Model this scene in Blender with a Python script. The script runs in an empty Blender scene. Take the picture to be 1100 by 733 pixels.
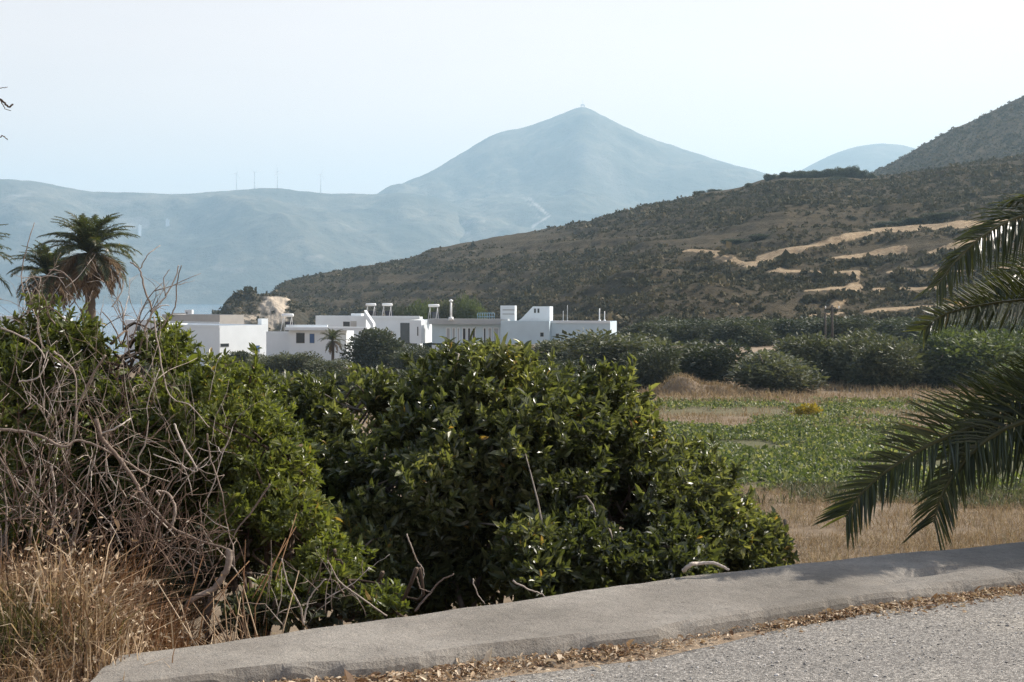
import bpy, bmesh, math, random
import numpy as np
from mathutils import Vector, Matrix
rng = np.random.default_rng(7)
random.seed(7)
SC = bpy.context.scene
COL = SC.collection
AZ, EL = math.radians(63), math.radians(41)          # sun to the right of the view direction and beyond the scene
F, CX, HY, EYE = 1528.0, 550.0, 320.0, 1.65       # focal length in photo pixels, centre column, horizon row, eye height

def at(px, py, Y):
    return np.array([(px-CX)/F*Y, Y, EYE+(HY-py)/F*Y])

# ---------------------------------------------------------------- noise
def _hash(i, j, seed):
    n = (i.astype(np.int64)*374761393 + j.astype(np.int64)*668265263 + seed*974634777) & 0xffffffff
    n = ((n ^ (n >> 13))*1274126177) & 0xffffffff
    n = n ^ (n >> 16)
    return (n & 0xffff)/65535.0
def vnoise(x, y, seed=0):
    x = np.asarray(x, float); y = np.asarray(y, float)
    i = np.floor(x); j = np.floor(y); fx = x-i; fy = y-j
    fx = fx*fx*(3-2*fx); fy = fy*fy*(3-2*fy)
    a = _hash(i, j, seed); b = _hash(i+1, j, seed); c = _hash(i, j+1, seed); d = _hash(i+1, j+1, seed)
    return (a*(1-fx)+b*fx)*(1-fy)+(c*(1-fx)+d*fx)*fy*1.0
def fbm(x, y, octv=4, seed=0, ridge=False):
    t = 0; a = 1; s = 0
    for k in range(octv):
        n = vnoise(np.asarray(x)*2**k, np.asarray(y)*2**k, seed+k*17)*2-1
        if ridge: n = 1-2*np.abs(n)
        t = t+a*n; s += a; a *= .5
    return t/s
def sstep(a, b, x):
    t = np.clip((np.asarray(x, float)-a)/(b-a), 0, 1); return t*t*(3-2*t)

# ---------------------------------------------------------------- mesh and object helpers
def mesh_np(name, V, quads=None, tris=None, attrs=None, smooth=False):
    V = np.asarray(V, np.float32)
    me = bpy.data.meshes.new(name)
    me.vertices.add(len(V)); me.vertices.foreach_set('co', V.ravel())
    loops = []; tot = []
    if quads is not None and len(quads): q = np.asarray(quads, np.int32); loops.append(q.ravel()); tot.append(np.full(len(q), 4, np.int32))
    if tris is not None and len(tris): t = np.asarray(tris, np.int32); loops.append(t.ravel()); tot.append(np.full(len(t), 3, np.int32))
    loops = np.concatenate(loops); tot = np.concatenate(tot)
    me.loops.add(len(loops)); me.loops.foreach_set('vertex_index', loops)
    me.polygons.add(len(tot))
    st = np.concatenate([[0], np.cumsum(tot)[:-1]]).astype(np.int32)
    me.polygons.foreach_set('loop_start', st)
    try: me.polygons.foreach_set('loop_total', tot)
    except Exception: pass
    for k, v in (attrs or {}).items():
        a = me.attributes.new(k, 'FLOAT', 'POINT'); a.data.foreach_set('value', np.asarray(v, np.float32))
    me.update(calc_edges=True)
    me.polygons.foreach_set('use_smooth', np.full(len(tot), smooth))
    me.validate()
    return me
def link(name, me, m=None, parent=None):
    if m is not None and len(me.materials) == 0: me.materials.append(m)
    o = bpy.data.objects.new(name, me); COL.objects.link(o)
    if parent is not None: o.parent = parent
    return o
def tag(o, label, cat, group=None):
    o['label'] = label; o['category'] = cat
    if group: o['group'] = group
    return o
def kind(o, k): o['kind'] = k; return o
def thing(name, label, cat, loc=(0, 0, 0), rz=0, group=None):
    o = bpy.data.objects.new(name, None); COL.objects.link(o); o.empty_display_size = .2
    o.location = tuple(float(v) for v in loc); o.rotation_euler = (0, 0, rz)
    return tag(o, label, cat, group)
def cp(o, parent):
    c = o.copy(); COL.objects.link(c); c.parent = parent; return c
def norm(a):
    a = np.asarray(a, float); return a/np.maximum(np.linalg.norm(a, axis=-1, keepdims=True), 1e-9)

class Tubes:
    """collects tapered tubes; one mesh"""
    def __init__(s): s.V = []; s.Q = []; s.T = []; s.R = []; s.n = 0
    def add(s, pts, rad, sides=5, rnd=None):
        pts = np.asarray(pts, float); k = len(pts); rad = np.broadcast_to(np.asarray(rad, float), (k,))
        t = norm(np.gradient(pts, axis=0)); ref = np.array([0.31, 0.57, 0.2]); 
        if abs(np.dot(norm(ref), t[0])) > .9: ref = np.array([1., 0, 0])
        a = norm(np.cross(t, ref)); b = np.cross(t, a)
        th = np.arange(sides)/sides*2*math.pi
        ring = pts[:, None, :]+rad[:, None, None]*(np.cos(th)[None, :, None]*a[:, None, :]+np.sin(th)[None, :, None]*b[:, None, :])
        base = s.n; s.V.append(ring.reshape(-1, 3))
        i = np.arange(k-1)[:, None]*sides; j = np.arange(sides)[None, :]; j2 = (j+1) % sides
        s.Q.append((base+np.stack([i+j, i+j2, i+sides+j2, i+sides+j], -1)).reshape(-1, 4))
        e = base+(k-1)*sides
        s.T.append(np.array([[e, e+q, e+q+1] for q in range(1, sides-1)]))
        s.T.append(np.array([[base, base+q+1, base+q] for q in range(1, sides-1)]))
        s.R.append(np.full(k*sides, rng.random() if rnd is None else rnd)); s.n += k*sides
    def mesh(s, name, smooth=True):
        return mesh_np(name, np.concatenate(s.V), np.concatenate(s.Q), np.concatenate(s.T), {'rnd': np.concatenate(s.R)}, smooth)

def leaves_geo(C, D, N, L, W, fold=.25, droop=.15):
    """pointed folded leaves: base C, direction D, upper normal N, length L, width W"""
    C = np.asarray(C); n = len(C); D = norm(D); N = norm(N-D*np.sum(N*D, -1, keepdims=True)); S = np.cross(D, N)
    L = np.broadcast_to(L, (n,))[:, None]; W = np.broadcast_to(W, (n,))[:, None]
    def P(u, w, h): return C+D*L*u+S*W*w+N*(W*h)-N*(L*droop*u*u)
    V = np.stack([P(0, 0, 0), P(.35, .5, fold), P(.72, .38, fold), P(1, 0, 0), P(.35, -.5, fold), P(.72, -.38, fold), P(.5, 0, 0)], 1)
    b = (np.arange(n)*7)[:, None]
    Q = np.concatenate([b+np.array([[0, 6, 2, 1]]), b+np.array([[0, 4, 5, 6]])])
    T = np.concatenate([b+np.array([[6, 3, 2]]), b+np.array([[6, 5, 3]])])
    return V.reshape(-1, 3), Q, T, 7
def flat_geo(C, D, N, L, W):
    C = np.asarray(C); n = len(C); D = norm(D); N = norm(N-D*np.sum(N*D, -1, keepdims=True)); S = np.cross(D, N)
    L = np.broadcast_to(L, (n,))[:, None]; W = np.broadcast_to(W, (n,))[:, None]
    V = np.stack([C, C+D*L*.5+S*W*.5+N*W*.15, C+D*L, C+D*L*.5-S*W*.5+N*W*.15], 1)
    b = (np.arange(n)*4)[:, None]
    return V.reshape(-1, 3), b+np.array([[0, 3, 2, 1]]), np.zeros((0, 3), int), 4
def blades_mesh(name, base, H, W, lean=.35, rnd=None, curve=.3):
    """grass blades: narrow 3-vertex-pair strips"""
    n = len(base); H = np.broadcast_to(H, (n,))[:, None]; W = np.broadcast_to(W, (n,))[:, None]
    a = rng.random(n)*2*math.pi; d = np.stack([np.cos(a), np.sin(a), np.zeros(n)], -1)
    a2 = rng.random(n)*2*math.pi; s = np.stack([np.cos(a2), np.sin(a2), np.zeros(n)], -1)
    ln = (np.abs(rng.normal(0, lean, n)))[:, None]
    up = np.array([0, 0, 1.])
    mid = base+up*H*.55+d*H*ln*.4
    tip = base+up*H*(1-.3*np.minimum(ln, 1))+d*H*ln*(1+curve)
    V = np.stack([base-s*W*.5, base+s*W*.5, mid+s*W*.4, mid-s*W*.4, tip], 1).reshape(-1, 3)
    b = (np.arange(n)*5)[:, None]
    r = rng.random(n) if rnd is None else rnd
    return mesh_np(name, V, b+np.array([[0, 1, 2, 3]]), b+np.array([[3, 2, 4]]), {'rnd': np.repeat(r, 5)})

# ---------------------------------------------------------------- materials
MATS = {}
def newmat(name):
    m = bpy.data.materials.new(name); m.use_nodes = True; nt = m.node_tree; nt.nodes.clear()
    return m, nt.nodes, nt.links
def ramp(N, stops):
    r = N.new('ShaderNodeValToRGB'); e = r.color_ramp.elements
    while len(e) < len(stops): e.new(.5)
    for el, (p, c) in zip(e, stops): el.position = p; el.color = (*c, 1)
    return r
def coords(N, L, obj=True):
    t = N.new('ShaderNodeTexCoord'); return t.outputs['Object']
def noise(N, L, vec, scale, detail=6, rough=.6, dist=0):
    n = N.new('ShaderNodeTexNoise'); n.inputs['Scale'].default_value = scale; n.inputs['Detail'].default_value = detail
    n.inputs['Roughness'].default_value = rough; n.inputs['Distortion'].default_value = dist; L.new(vec, n.inputs['Vector']); return n.outputs['Fac']
def mixc(N, L, f, a, b, mode='MIX'):
    m = N.new('ShaderNodeMix'); m.data_type = 'RGBA'; m.blend_type = mode
    for s, v in ((m.inputs[0], f), (m.inputs[6], a), (m.inputs[7], b)):
        if isinstance(v, (int, float)): s.default_value = v
        elif isinstance(v, tuple): s.default_value = (*v, 1)
        else: L.new(v, s)
    return m.outputs[2]
def math_(N, L, op, a, b=0.0, clamp=False):
    m = N.new('ShaderNodeMath'); m.operation = op; m.use_clamp = clamp
    for s, v in ((m.inputs[0], a), (m.inputs[1], b)):
        if isinstance(v, (int, float)): s.default_value = v
        else: L.new(v, s)
    return m.outputs[0]
def attr(N, k):
    a = N.new('ShaderNodeAttribute'); a.attribute_name = k; return a.outputs['Fac']
def finish(m, N, L, col, rough=.8, bump=None, bstr=.3, bdist=.02, spec=.3, transl=None, tf=.35):
    p = N.new('ShaderNodeBsdfPrincipled'); o = N.new('ShaderNodeOutputMaterial')
    if isinstance(col, tuple): p.inputs['Base Color'].default_value = (*col, 1)
    else: L.new(col, p.inputs['Base Color'])
    if isinstance(rough, (int, float)): p.inputs['Roughness'].default_value = rough
    else: L.new(rough, p.inputs['Roughness'])
    p.inputs['Specular IOR Level'].default_value = spec
    if bump is not None:
        b = N.new('ShaderNodeBump'); b.inputs['Strength'].default_value = bstr; b.inputs['Distance'].default_value = bdist
        L.new(bump, b.inputs['Height']); L.new(b.outputs[0], p.inputs['Normal'])
    if transl is not None:
        t = N.new('ShaderNodeBsdfTranslucent'); L.new(transl, t.inputs['Color']); x = N.new('ShaderNodeMixShader'); x.inputs[0].default_value = tf
        L.new(p.outputs[0], x.inputs[1]); L.new(t.outputs[0], x.inputs[2]); L.new(x.outputs[0], o.inputs['Surface'])
    else: L.new(p.outputs[0], o.inputs['Surface'])
    return m
def leafmat(name, stops, rough=.45, tf=.3, tint=(1.3, 1.5, .5), spec=.4):
    m, N, L = newmat(name); r = ramp(N, stops); L.new(attr(N, 'rnd'), r.inputs[0])
    t = mixc(N, L, 1.0, r.outputs[0], tint, 'MULTIPLY')
    return finish(m, N, L, r.outputs[0], rough, spec=spec, transl=t, tf=tf)
def plain(name, c, rough=.7, var=.15, scale=3, spec=.3, bump=0.0):
    m, N, L = newmat(name); v = coords(N, L); f = noise(N, L, v, scale)
    r = ramp(N, [(.3, tuple(x*(1-var) for x in c)), (.7, tuple(min(1, x*(1+var)) for x in c))]); L.new(f, r.inputs[0])
    return finish(m, N, L, r.outputs[0], rough, f if bump else None, .4, bump, spec)

M_leaf = leafmat('glossy_leaf', [(0, (.024, .031, .013)), (.4, (.064, .076, .031)), (.8, (.138, .150, .066)), (.95, (.24, .235, .10)), (1, (.28, .18, .06))], .36, .42, (1.85, 1.85, .8), .8)
M_lent = leafmat('light_leaf', [(0, (.042, .052, .016)), (.5, (.105, .124, .034)), (.9, (.185, .195, .058)), (1, (.28, .19, .07))], .38, .38, (1.75, 1.8, .75), .5)
M_olive = leafmat('olive_leaf', [(0, (.040, .043, .025)), (.5, (.085, .090, .050)), (1, (.16, .163, .098))], .55, .22, (1.4, 1.5, .7), .3)
M_dark = leafmat('dark_leaf', [(0, (.028, .032, .018)), (.6, (.056, .061, .032)), (1, (.105, .108, .058))], .55, .18, (1.3, 1.5, .6), .3)
M_bright = leafmat('feathery_leaf', [(0, (.05, .065, .025)), (.6, (.085, .105, .042)), (1, (.13, .145, .06))], .55, .3, (1.4, 1.5, .6), .3)
M_yellow = leafmat('yellow_flower', [(0, (.12, .11, .02)), (.5, (.34, .26, .03)), (1, (.55, .40, .05))], .6, .3, (1.2, 1.2, .6), .2)
M_palm = leafmat('palm_leaflet', [(0, (.024, .032, .013)), (.6, (.045, .056, .022)), (.9, (.075, .085, .034)), (1, (.17, .13, .06))], .36, .38, (2.1, 2.0, .6), .5)
M_palmdry = leafmat('dry_palm_leaflet', [(0, (.10, .06, .03)), (.6, (.17, .11, .06)), (1, (.24, .17, .10))], .7, .2, (1.2, 1.1, .8), .2)
M_straw = leafmat('dry_straw', [(0, (.075, .045, .028)), (.35, (.22, .14, .082)), (.7, (.38, .27, .165)), (1, (.56, .45, .32))], .75, .25, (1.2, 1.1, .8), .2)
M_rust = leafmat('rusty_dry_stems', [(0, (.15, .075, .04)), (.5, (.26, .14, .07)), (1, (.36, .22, .12))], .75, .2, (1.2, 1.1, .8), .2)
M_drygrass = leafmat('dry_field_grass', [(0, (.16, .115, .07)), (.5, (.27, .20, .125)), (.9, (.36, .285, .18)), (1, (.13, .12, .05))], .8, .25, (1.2, 1.1, .8), .15)
M_green = leafmat('green_grass', [(0, (.05, .065, .02)), (.6, (.11, .11, .04)), (1, (.2, .16, .07))], .7, .3, (1.3, 1.3, .6), .2)
M_crop = leafmat('crop_leaf', [(0, (.045, .062, .022)), (.5, (.10, .125, .045)), (.8, (.17, .19, .072)), (1, (.34, .31, .17))], .5, .3, (1.4, 1.5, .6), .35)
M_scrub = leafmat('scrub_leaf', [(0, (.032, .030, .016)), (.45, (.066, .060, .032)), (.8, (.115, .096, .055)), (1, (.21, .165, .10))], .8, .1, (1.2, 1.2, .8), .1)
M_litter = leafmat('dead_leaf', [(0, (.15, .085, .05)), (.3, (.30, .20, .125)), (.65, (.46, .35, .235)), (1, (.62, .52, .39))], .75, .15, (1.2, 1.1, .8), .2)
def barkmat(name, stops):
    m, N, L = newmat(name); v = coords(N, L); f = noise(N, L, v, 28, 6, .7); g = math_(N, L, 'ADD', math_(N, L, 'MULTIPLY', f, .5), math_(N, L, 'MULTIPLY', attr(N, 'rnd'), .5))
    r = ramp(N, stops); L.new(g, r.inputs[0])
    return finish(m, N, L, r.outputs[0], .85, f, .6, .01, .2)
M_bark = barkmat('grey_bark', [(.2, (.10, .078, .06)), (.5, (.19, .155, .125)), (.8, (.34, .30, .26))])
M_deadwood = barkmat('bleached_deadwood', [(.15, (.09, .06, .045)), (.45, (.25, .195, .155)), (.8, (.56, .49, .42))])
M_bramble = barkmat('dry_bramble_bark', [(.2, (.05, .03, .022)), (.5, (.13, .082, .058)), (.8, (.28, .20, .15))])
M_brown = barkmat('brown_bark', [(.2, (.05, .035, .025)), (.5, (.10, .07, .05)), (.8, (.17, .13, .10))])
M_palmbark = barkmat('palm_trunk', [(.2, (.05, .038, .028)), (.6, (.12, .09, .065)), (.9, (.2, .16, .12))])
M_white = plain('white_render', (.66, .70, .72), .75, .04, .6)
M_white2 = plain('grey_white_render', (.36, .37, .37), .8, .08, .8)
M_pale = plain('pale_blue_render', (.48, .58, .63), .8, .06, .5)
M_beige = plain('beige_render', (.40, .38, .35), .85, .1, .7)
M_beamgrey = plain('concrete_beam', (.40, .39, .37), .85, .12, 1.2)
M_glassdark = plain('dark_window_glass', (.02, .025, .03), .15, .1, 1, .5)
M_bluedoor = plain('blue_paint', (.05, .10, .22), .5, .1, 2)
M_roofgrey = plain('grey_roof', (.36, .36, .36), .9, .15, .5)
M_metal = plain('galvanised_metal', (.5, .5, .5), .4, .1, 4)
M_tank = plain('white_tank', (.8, .8, .78), .35, .03, 2)
M_panel = plain('solar_collector', (.02, .025, .045), .2, .1, 2, .5)
M_pole = plain('weathered_pole_wood', (.06, .048, .04), .85, .2, 4)
M_turb = plain('turbine_white', (.62, .63, .64), .5, .02, .2)
M_rail = plain('blue_rail_paint', (.18, .30, .38), .5, .1, 3)

# ---------------------------------------------------------------- terrain functions
BX = np.array([-1.55, -.43, .28, .99, 2.0, 3.11, 6, 14, 40.]); BY = np.array([5.91, 6.64, 7.11, 7.56, 8.08, 8.64, 10.05, 14.0, 26.5])
def yback(x):
    x = np.asarray(x, float); y = np.interp(x, BX, BY)
    y = np.where(x < BX[0], BY[0]+(x-BX[0])*.64, y); return np.where(x > 40, 26.5+(x-40)*.48, y)
def sdist(x, y): return (np.asarray(y, float)-yback(x))*.86
def ground_z(x, y):
    x = np.asarray(x, float); y = np.asarray(y, float); s = sdist(x, y)
    s = s-1.3*sstep(-1.3, -2.2, x)
    t = np.clip((s-.05)/14, 0, 1); z = -.05-4.55*t*(2-t)
    z = z-.22*sstep(-.2, -.12, s)*sstep(-1.75, -1.45, x)*(1-sstep(2, 4, s)); z = np.where(s < .05, z+.135*sstep(-.2, -.32, s), z)
    z = z-.4*sstep(35, 105, y)
    uu = x/np.maximum(y, 5); Lf = sstep(.13, -.12, uu); d = np.clip(y-105, 0, 420)
    z = z-Lf*d*.031+(1-Lf)*np.clip(y-105, 0, 140)*.012
    z = z+np.where(s > 1, fbm(x*.35, y*.35, 4, 3)*.12*sstep(1, 5, s), 0)+np.where(s < 0, fbm(x*2, y*2, 3, 5)*.015, 0)
    z = z+fbm(x*.05, y*.05, 3, 8)*.35*sstep(90, 200, y)
    return np.maximum(z, -17.0)
def grid_mesh(name, X, Y, Z, attrs=None, smooth=True):
    r, c = X.shape; V = np.stack([X, Y, Z], -1).reshape(-1, 3)
    i = np.arange(r-1)[:, None]*c; j = np.arange(c-1)[None, :]
    Q = np.stack([i+j, i+j+1, i+c+j+1, i+c+j], -1).reshape(-1, 4)
    return mesh_np(name, V, Q, None, {k: v.ravel() for k, v in (attrs or {}).items()}, smooth)

# field zones, used for colour of the soil and for where things grow
def py_of(x, y, z): return HY+(EYE-z)*F/np.maximum(y, .5)
def zone_green(x, y):
    w = fbm(x*.12, y*.12, 3, 21)*3
    z = ground_z(x, y)
    g = sstep(44, 47, y+w)*(1-sstep(69, 72, y+w*.6))
    g2 = sstep(78, 80, y+w*.5)*(1-sstep(86, 88, y+w*.5))
    return np.clip(g+g2*.7, 0, 1)*sstep(0.02, .05, np.asarray(x)/np.asarray(y)+w*.004)
xs = np.sinh(np.linspace(-6.9, 6.9, 330))*1.45; ys = -45+np.concatenate([np.linspace(0, 44, 40, endpoint=False), 44+np.sinh(np.linspace(0, 6.2, 300))*1.50])
XX, YY = np.meshgrid(xs, ys); ZZ = ground_z(XX, YY)
shrub_shade = sstep(-.15, .1, sdist(XX, YY)+fbm(XX*1.5, YY*1.5, 3, 12)*.2)*(1-sstep(3.5, 5.5, sdist(XX, YY)))*(1-sstep(1.9, 2.3, XX))*sstep(-6, -3, XX)  # soil darkened behind the wall, painting in the shade under the shrubs
gme = grid_mesh('ground', XX, YY, ZZ, {'shrub_shade': shrub_shade, 'green': zone_green(XX, np.maximum(YY, 1)), 'verge': sstep(.02, -.2, sdist(XX, YY))})
def groundmat():
    m, N, L = newmat('dry_earth'); v = coords(N, L); f = noise(N, L, v, .9, 8, .65); g = noise(N, L, v, 9, 8, .7); h = noise(N, L, v, 60, 4, .7)
    dry = ramp(N, [(.3, (.13, .095, .062)), (.5, (.20, .15, .10)), (.7, (.27, .21, .145))]); L.new(f, dry.inputs[0])
    gr = ramp(N, [(.3, (.07, .075, .035)), (.55, (.12, .115, .06)), (.7, (.17, .15, .09))]); L.new(g, gr.inputs[0])
    vg = ramp(N, [(.3, (.20, .145, .10)), (.55, (.31, .24, .17)), (.75, (.40, .33, .25))]); L.new(g, vg.inputs[0])
    c = mixc(N, L, attr(N, 'green'), dry.outputs[0], gr.outputs[0]); c = mixc(N, L, attr(N, 'verge'), c, vg.outputs[0])
    mo = ramp(N, [(.3, (.022, .017, .012)), (.55, (.055, .04, .027)), (.75, (.11, .08, .055))]); L.new(h, mo.inputs[0]); c = mixc(N, L, attr(N, 'shrub_shade'), c, mo.outputs[0])
    c = mixc(N, L, .35, c, mixc(N, L, h, (.3, .3, .3), (1, 1, 1)), 'MULTIPLY')
    return finish(m, N, L, c, .95, math_(N, L, 'ADD', g, h), .5, .03, .1)
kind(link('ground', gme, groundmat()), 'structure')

# ---------------------------------------------------------------- low concrete wall beside the road (rough top, chipped front edge)
n = 420; wx = np.concatenate([np.linspace(-1.62, 4.2, n), np.linspace(4.25, 40, 120)])
wid = (.46+.62*sstep(-1.7, .9, wx)+.05*sstep(.9, 3, wx))/1.0
yb = yback(wx)+fbm(wx*2.2, wx*0, 4, 41)*.05
yf = np.interp(wx, [-1.7, -1.369, -.569, .165, .594, 1.318, 2.35, 4.2, 40], [5.38, 5.505, 5.80, 6.137, 6.345, 6.827, 7.389, 8.33, 25.6])+fbm(wx*1.7, wx*0+9, 5, 43)*.05
top = .18*np.ones_like(wx)-.0*wx
prof = []
def wallrow(t, z):
    return np.stack([wx, yb*(1-t)+yf*t, z], -1)
chip = np.maximum(0, fbm(wx*4, wx*0+5, 5, 47)-.10)*.12+np.maximum(0, fbm(wx*13, wx*0+2, 3, 48)-.25)*.03
rows = [wallrow(0, -1.2+0*wx), wallrow(-.02, -.4+0*wx), wallrow(0, top-.03), wallrow(.015, top-.004)]
for t in np.linspace(.06, .94, 14):
    zz = top+fbm(wx*3, wx*0+t*4, 4, 51)*.012-.01*abs(t-.5)
    pit = np.exp(-((wx-2.25)/.16)**2-((t-.62)/.05)**2)*.05+np.exp(-((wx-1.98)/.07)**2-((t-.72)/.04)**2)*.035
    rows.append(wallrow(t, zz-pit))
rows += [wallrow(.975, top-.012-chip*.6), wallrow(1.0, top-.035-chip), wallrow(1.012, top-.08-chip*.5), wallrow(1.02, .05+0*wx), wallrow(1.03, -.3+0*wx), wallrow(1.03, -1.2+0*wx)]
R = np.array(rows); r, c, _ = R.shape; V = R.reshape(-1, 3); i = np.arange(r-1)[:, None]*c; j = np.arange(c-1)[None, :]
Q = np.stack([i+j, i+c+j, i+c+j+1, i+j+1], -1).reshape(-1, 4)
idx0 = np.arange(r)*c
capT = [[idx0[0], idx0[k], idx0[k+1]] for k in range(1, r-1)]
def wallmat():
    m, N, L = newmat('rough_concrete'); v = coords(N, L); a = noise(N, L, v, 1.1, 6, .6); b = noise(N, L, v, 14, 8, .75); c_ = noise(N, L, v, 75, 5, .75)
    vo = N.new('ShaderNodeTexVoronoi'); vo.feature = 'DISTANCE_TO_EDGE'; vo.inputs['Scale'].default_value = 1.6
    mp = N.new('ShaderNodeVectorMath'); mp.operation = 'ADD'; nz = N.new('ShaderNodeTexNoise'); nz.inputs['Scale'].default_value = 3; L.new(v, nz.inputs['Vector']); L.new(v, mp.inputs[0]); L.new(nz.outputs['Color'], mp.inputs[1]); L.new(mp.outputs[0], vo.inputs['Vector'])
    cr = ramp(N, [(0, (.75, .74, .73)), (.010, (1, 1, 1))]); L.new(vo.outputs['Distance'], cr.inputs[0])
    r1 = ramp(N, [(.3, (.165, .148, .125)), (.5, (.235, .212, .182)), (.7, (.315, .288, .25))]); L.new(a, r1.inputs[0])
    r2 = ramp(N, [(.30, (.42, .41, .40)), (.40, (.86, .86, .86)), (.7, (1.14, 1.14, 1.14))]); L.new(b, r2.inputs[0])
    r3 = ramp(N, [(.30, (.45, .44, .43)), (.45, (.92, .92, .92)), (.7, (1.16, 1.15, 1.13))]); L.new(c_, r3.inputs[0])
    c1 = mixc(N, L, .8, r1.outputs[0], r2.outputs[0], 'MULTIPLY'); c1 = mixc(N, L, .7, c1, r3.outputs[0], 'MULTIPLY'); c1 = mixc(N, L, .6, c1, cr.outputs[0], 'MULTIPLY')
    return finish(m, N, L, c1, .92, math_(N, L, 'ADD', b, math_(N, L, 'MULTIPLY', c_, .7)), .8, .016, .2)
wall = link('concrete_wall', mesh_np('concrete_wall', V, Q, capT, None, False), wallmat())
tag(wall, 'low rough grey concrete wall running beside the road, chipped along its front edge', 'wall'); kind(wall, 'thing')

# ---------------------------------------------------------------- road
def edge_noise(x): return fbm(x*1.3, x*0+3.3, 4, 31)*.13
rx = np.concatenate([np.linspace(-60, -6, 40), np.linspace(-5.8, 9, 140), np.linspace(9.5, 70, 50)])
rowsx, rowsy = [], []
for k, d in enumerate([0, .03, .1, .25, .6, 1.2, 2.2, 4, 7.5, 8.0]):
    off = np.interp(rx, wx, yback(wx)-yf)+.04+.15*sstep(3.2, -.3, rx)+.25*sstep(4.0, 9, rx)*0+edge_noise(rx)*(1 if d < 2 else 0)
    rowsx.append(rx); rowsy.append(yback(rx)-off-d)
RX = np.array(rowsx)[::-1]; RY = np.array(rowsy)[::-1]; RZ = 0.0*RX+.108
RZ[-1] -= .05; RZ[-2] += -.004
def roadmat():
    m, N, L = newmat('worn_chip_seal'); v = coords(N, L)
    vo = N.new('ShaderNodeTexVoronoi'); vo.inputs['Scale'].default_value = 190; L.new(v, vo.inputs['Vector'])
    vo2 = N.new('ShaderNodeTexVoronoi'); vo2.inputs['Scale'].default_value = 85; L.new(v, vo2.inputs['Vector'])
    w = N.new('ShaderNodeSeparateColor'); L.new(vo.outputs['Color'], w.inputs[0])
    w2 = N.new('ShaderNodeSeparateColor'); L.new(vo2.outputs['Color'], w2.inputs[0])
    st = ramp(N, [(0, (.13, .122, .113)), (.45, (.25, .235, .215)), (.8, (.36, .338, .31)), (1, (.56, .53, .49))]); L.new(w.outputs[0], st.inputs[0])
    st2 = ramp(N, [(0, (.4, .4, .4)), (.6, (1, 1, 1)), (1, (1.4, 1.38, 1.35))]); L.new(w2.outputs[1], st2.inputs[0])
    gap = ramp(N, [(0, (1, 1, 1)), (.6, (.9, .9, .9)), (1, (.5, .49, .47))]); L.new(math_(N, L, 'MULTIPLY', vo.outputs['Distance'], 1.3), gap.inputs[0])
    big = noise(N, L, v, .8, 5); pa = ramp(N, [(.3, (.80, .79, .78)), (.5, (1, .985, .96)), (.7, (1.2, 1.16, 1.08))]); L.new(big, pa.inputs[0])
    c = mixc(N, L, 1.0, st.outputs[0], gap.outputs[0], 'MULTIPLY'); c = mixc(N, L, .7, c, st2.outputs[0], 'MULTIPLY'); c = mixc(N, L, 1.0, c, pa.outputs[0], 'MULTIPLY')
    h = math_(N, L, 'SUBTRACT', 1.0, vo.outputs['Distance'])
    return finish(m, N, L, c, .9, h, .7, .006, .25)
kind(link('road', grid_mesh('road', RX, RY, RZ), roadmat()), 'structure')

# ---------------------------------------------------------------- hills and mountains (height fields with real distance)
def hill(name, sil, u0, u1, nu, Yb, Yc, zb, nt, back, rough, seed, mat, shape=1.0, gul=.0, post=None, silj=0.0, zback=-18, smooth=True):
    u = np.linspace(u0, u1, nu); px = u*F+CX
    cy = np.interp(px, [p[0] for p in sil], [p[1] for p in sil]); cy = np.convolve(np.pad(cy, 4, 'edge'), np.ones(9)/9, 'valid') if nu > 60 else cy
    cy = cy+fbm(px*.09, px*0, 4, seed+3)*silj
    yb_ = Yb(px) if callable(Yb) else np.full(nu, float(Yb)); yc_ = Yc(px) if callable(Yc) else np.full(nu, float(Yc)); zb_ = zb(px) if callable(zb) else np.full(nu, float(zb))
    zc = EYE+(HY-cy)/F*yc_
    t = np.concatenate([np.linspace(0, 1, nt), 1+np.linspace(0, 1, 14)[1:]])[:, None]
    Y = np.where(t <= 1, yb_+(yc_-yb_)*t, yc_+(t-1)*back)
    f = np.clip(t, 0, 1)**shape
    Z = zb_+(zc-zb_)*f
    X = u*Y
    sc = rough[0]
    nz = fbm(X/sc, Y/sc, 6, seed, False)*rough[1]+fbm(X/sc*.5+Z/sc, Y/sc*.25, 4, seed+9, True)*gul
    env = np.minimum(1, np.clip(1-t, 0, 1)*5)*np.minimum(1, t*6)
    Z = Z+nz*env
    Z = np.where(t > 1, zc+(zback-zc)*np.clip(t-1, 0, 1)**1.2, Z)
    A = {}
    if post is not None: Z, A = post(X, Y, Z, px[None, :]+0*X, t+0*X)
    o = kind(link(name, grid_mesh(name, X, Y, Z, A, smooth), mat), 'structure')
    return X, Y, Z, A, t
def mountmat(name, cols, scale, pale=(.40, .36, .31)):
    m, N, L = newmat(name); v = coords(N, L); f = noise(N, L, v, scale, 10, .7); g = noise(N, L, v, scale*7, 6, .7)
    r = ramp(N, cols); L.new(math_(N, L, 'ADD', math_(N, L, 'MULTIPLY', f, .65), math_(N, L, 'MULTIPLY', g, .35)), r.inputs[0])
    c = mixc(N, L, attr(N, 'pale'), r.outputs[0], pale)
    return finish(m, N, L, c, .95, g, .8, 1/scale*.05, .05)
M_mount = mountmat('distant_scrub_slopes', [(.35, (.035, .04, .028)), (.5, (.085, .08, .058)), (.65, (.19, .165, .12))], .004)
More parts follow.
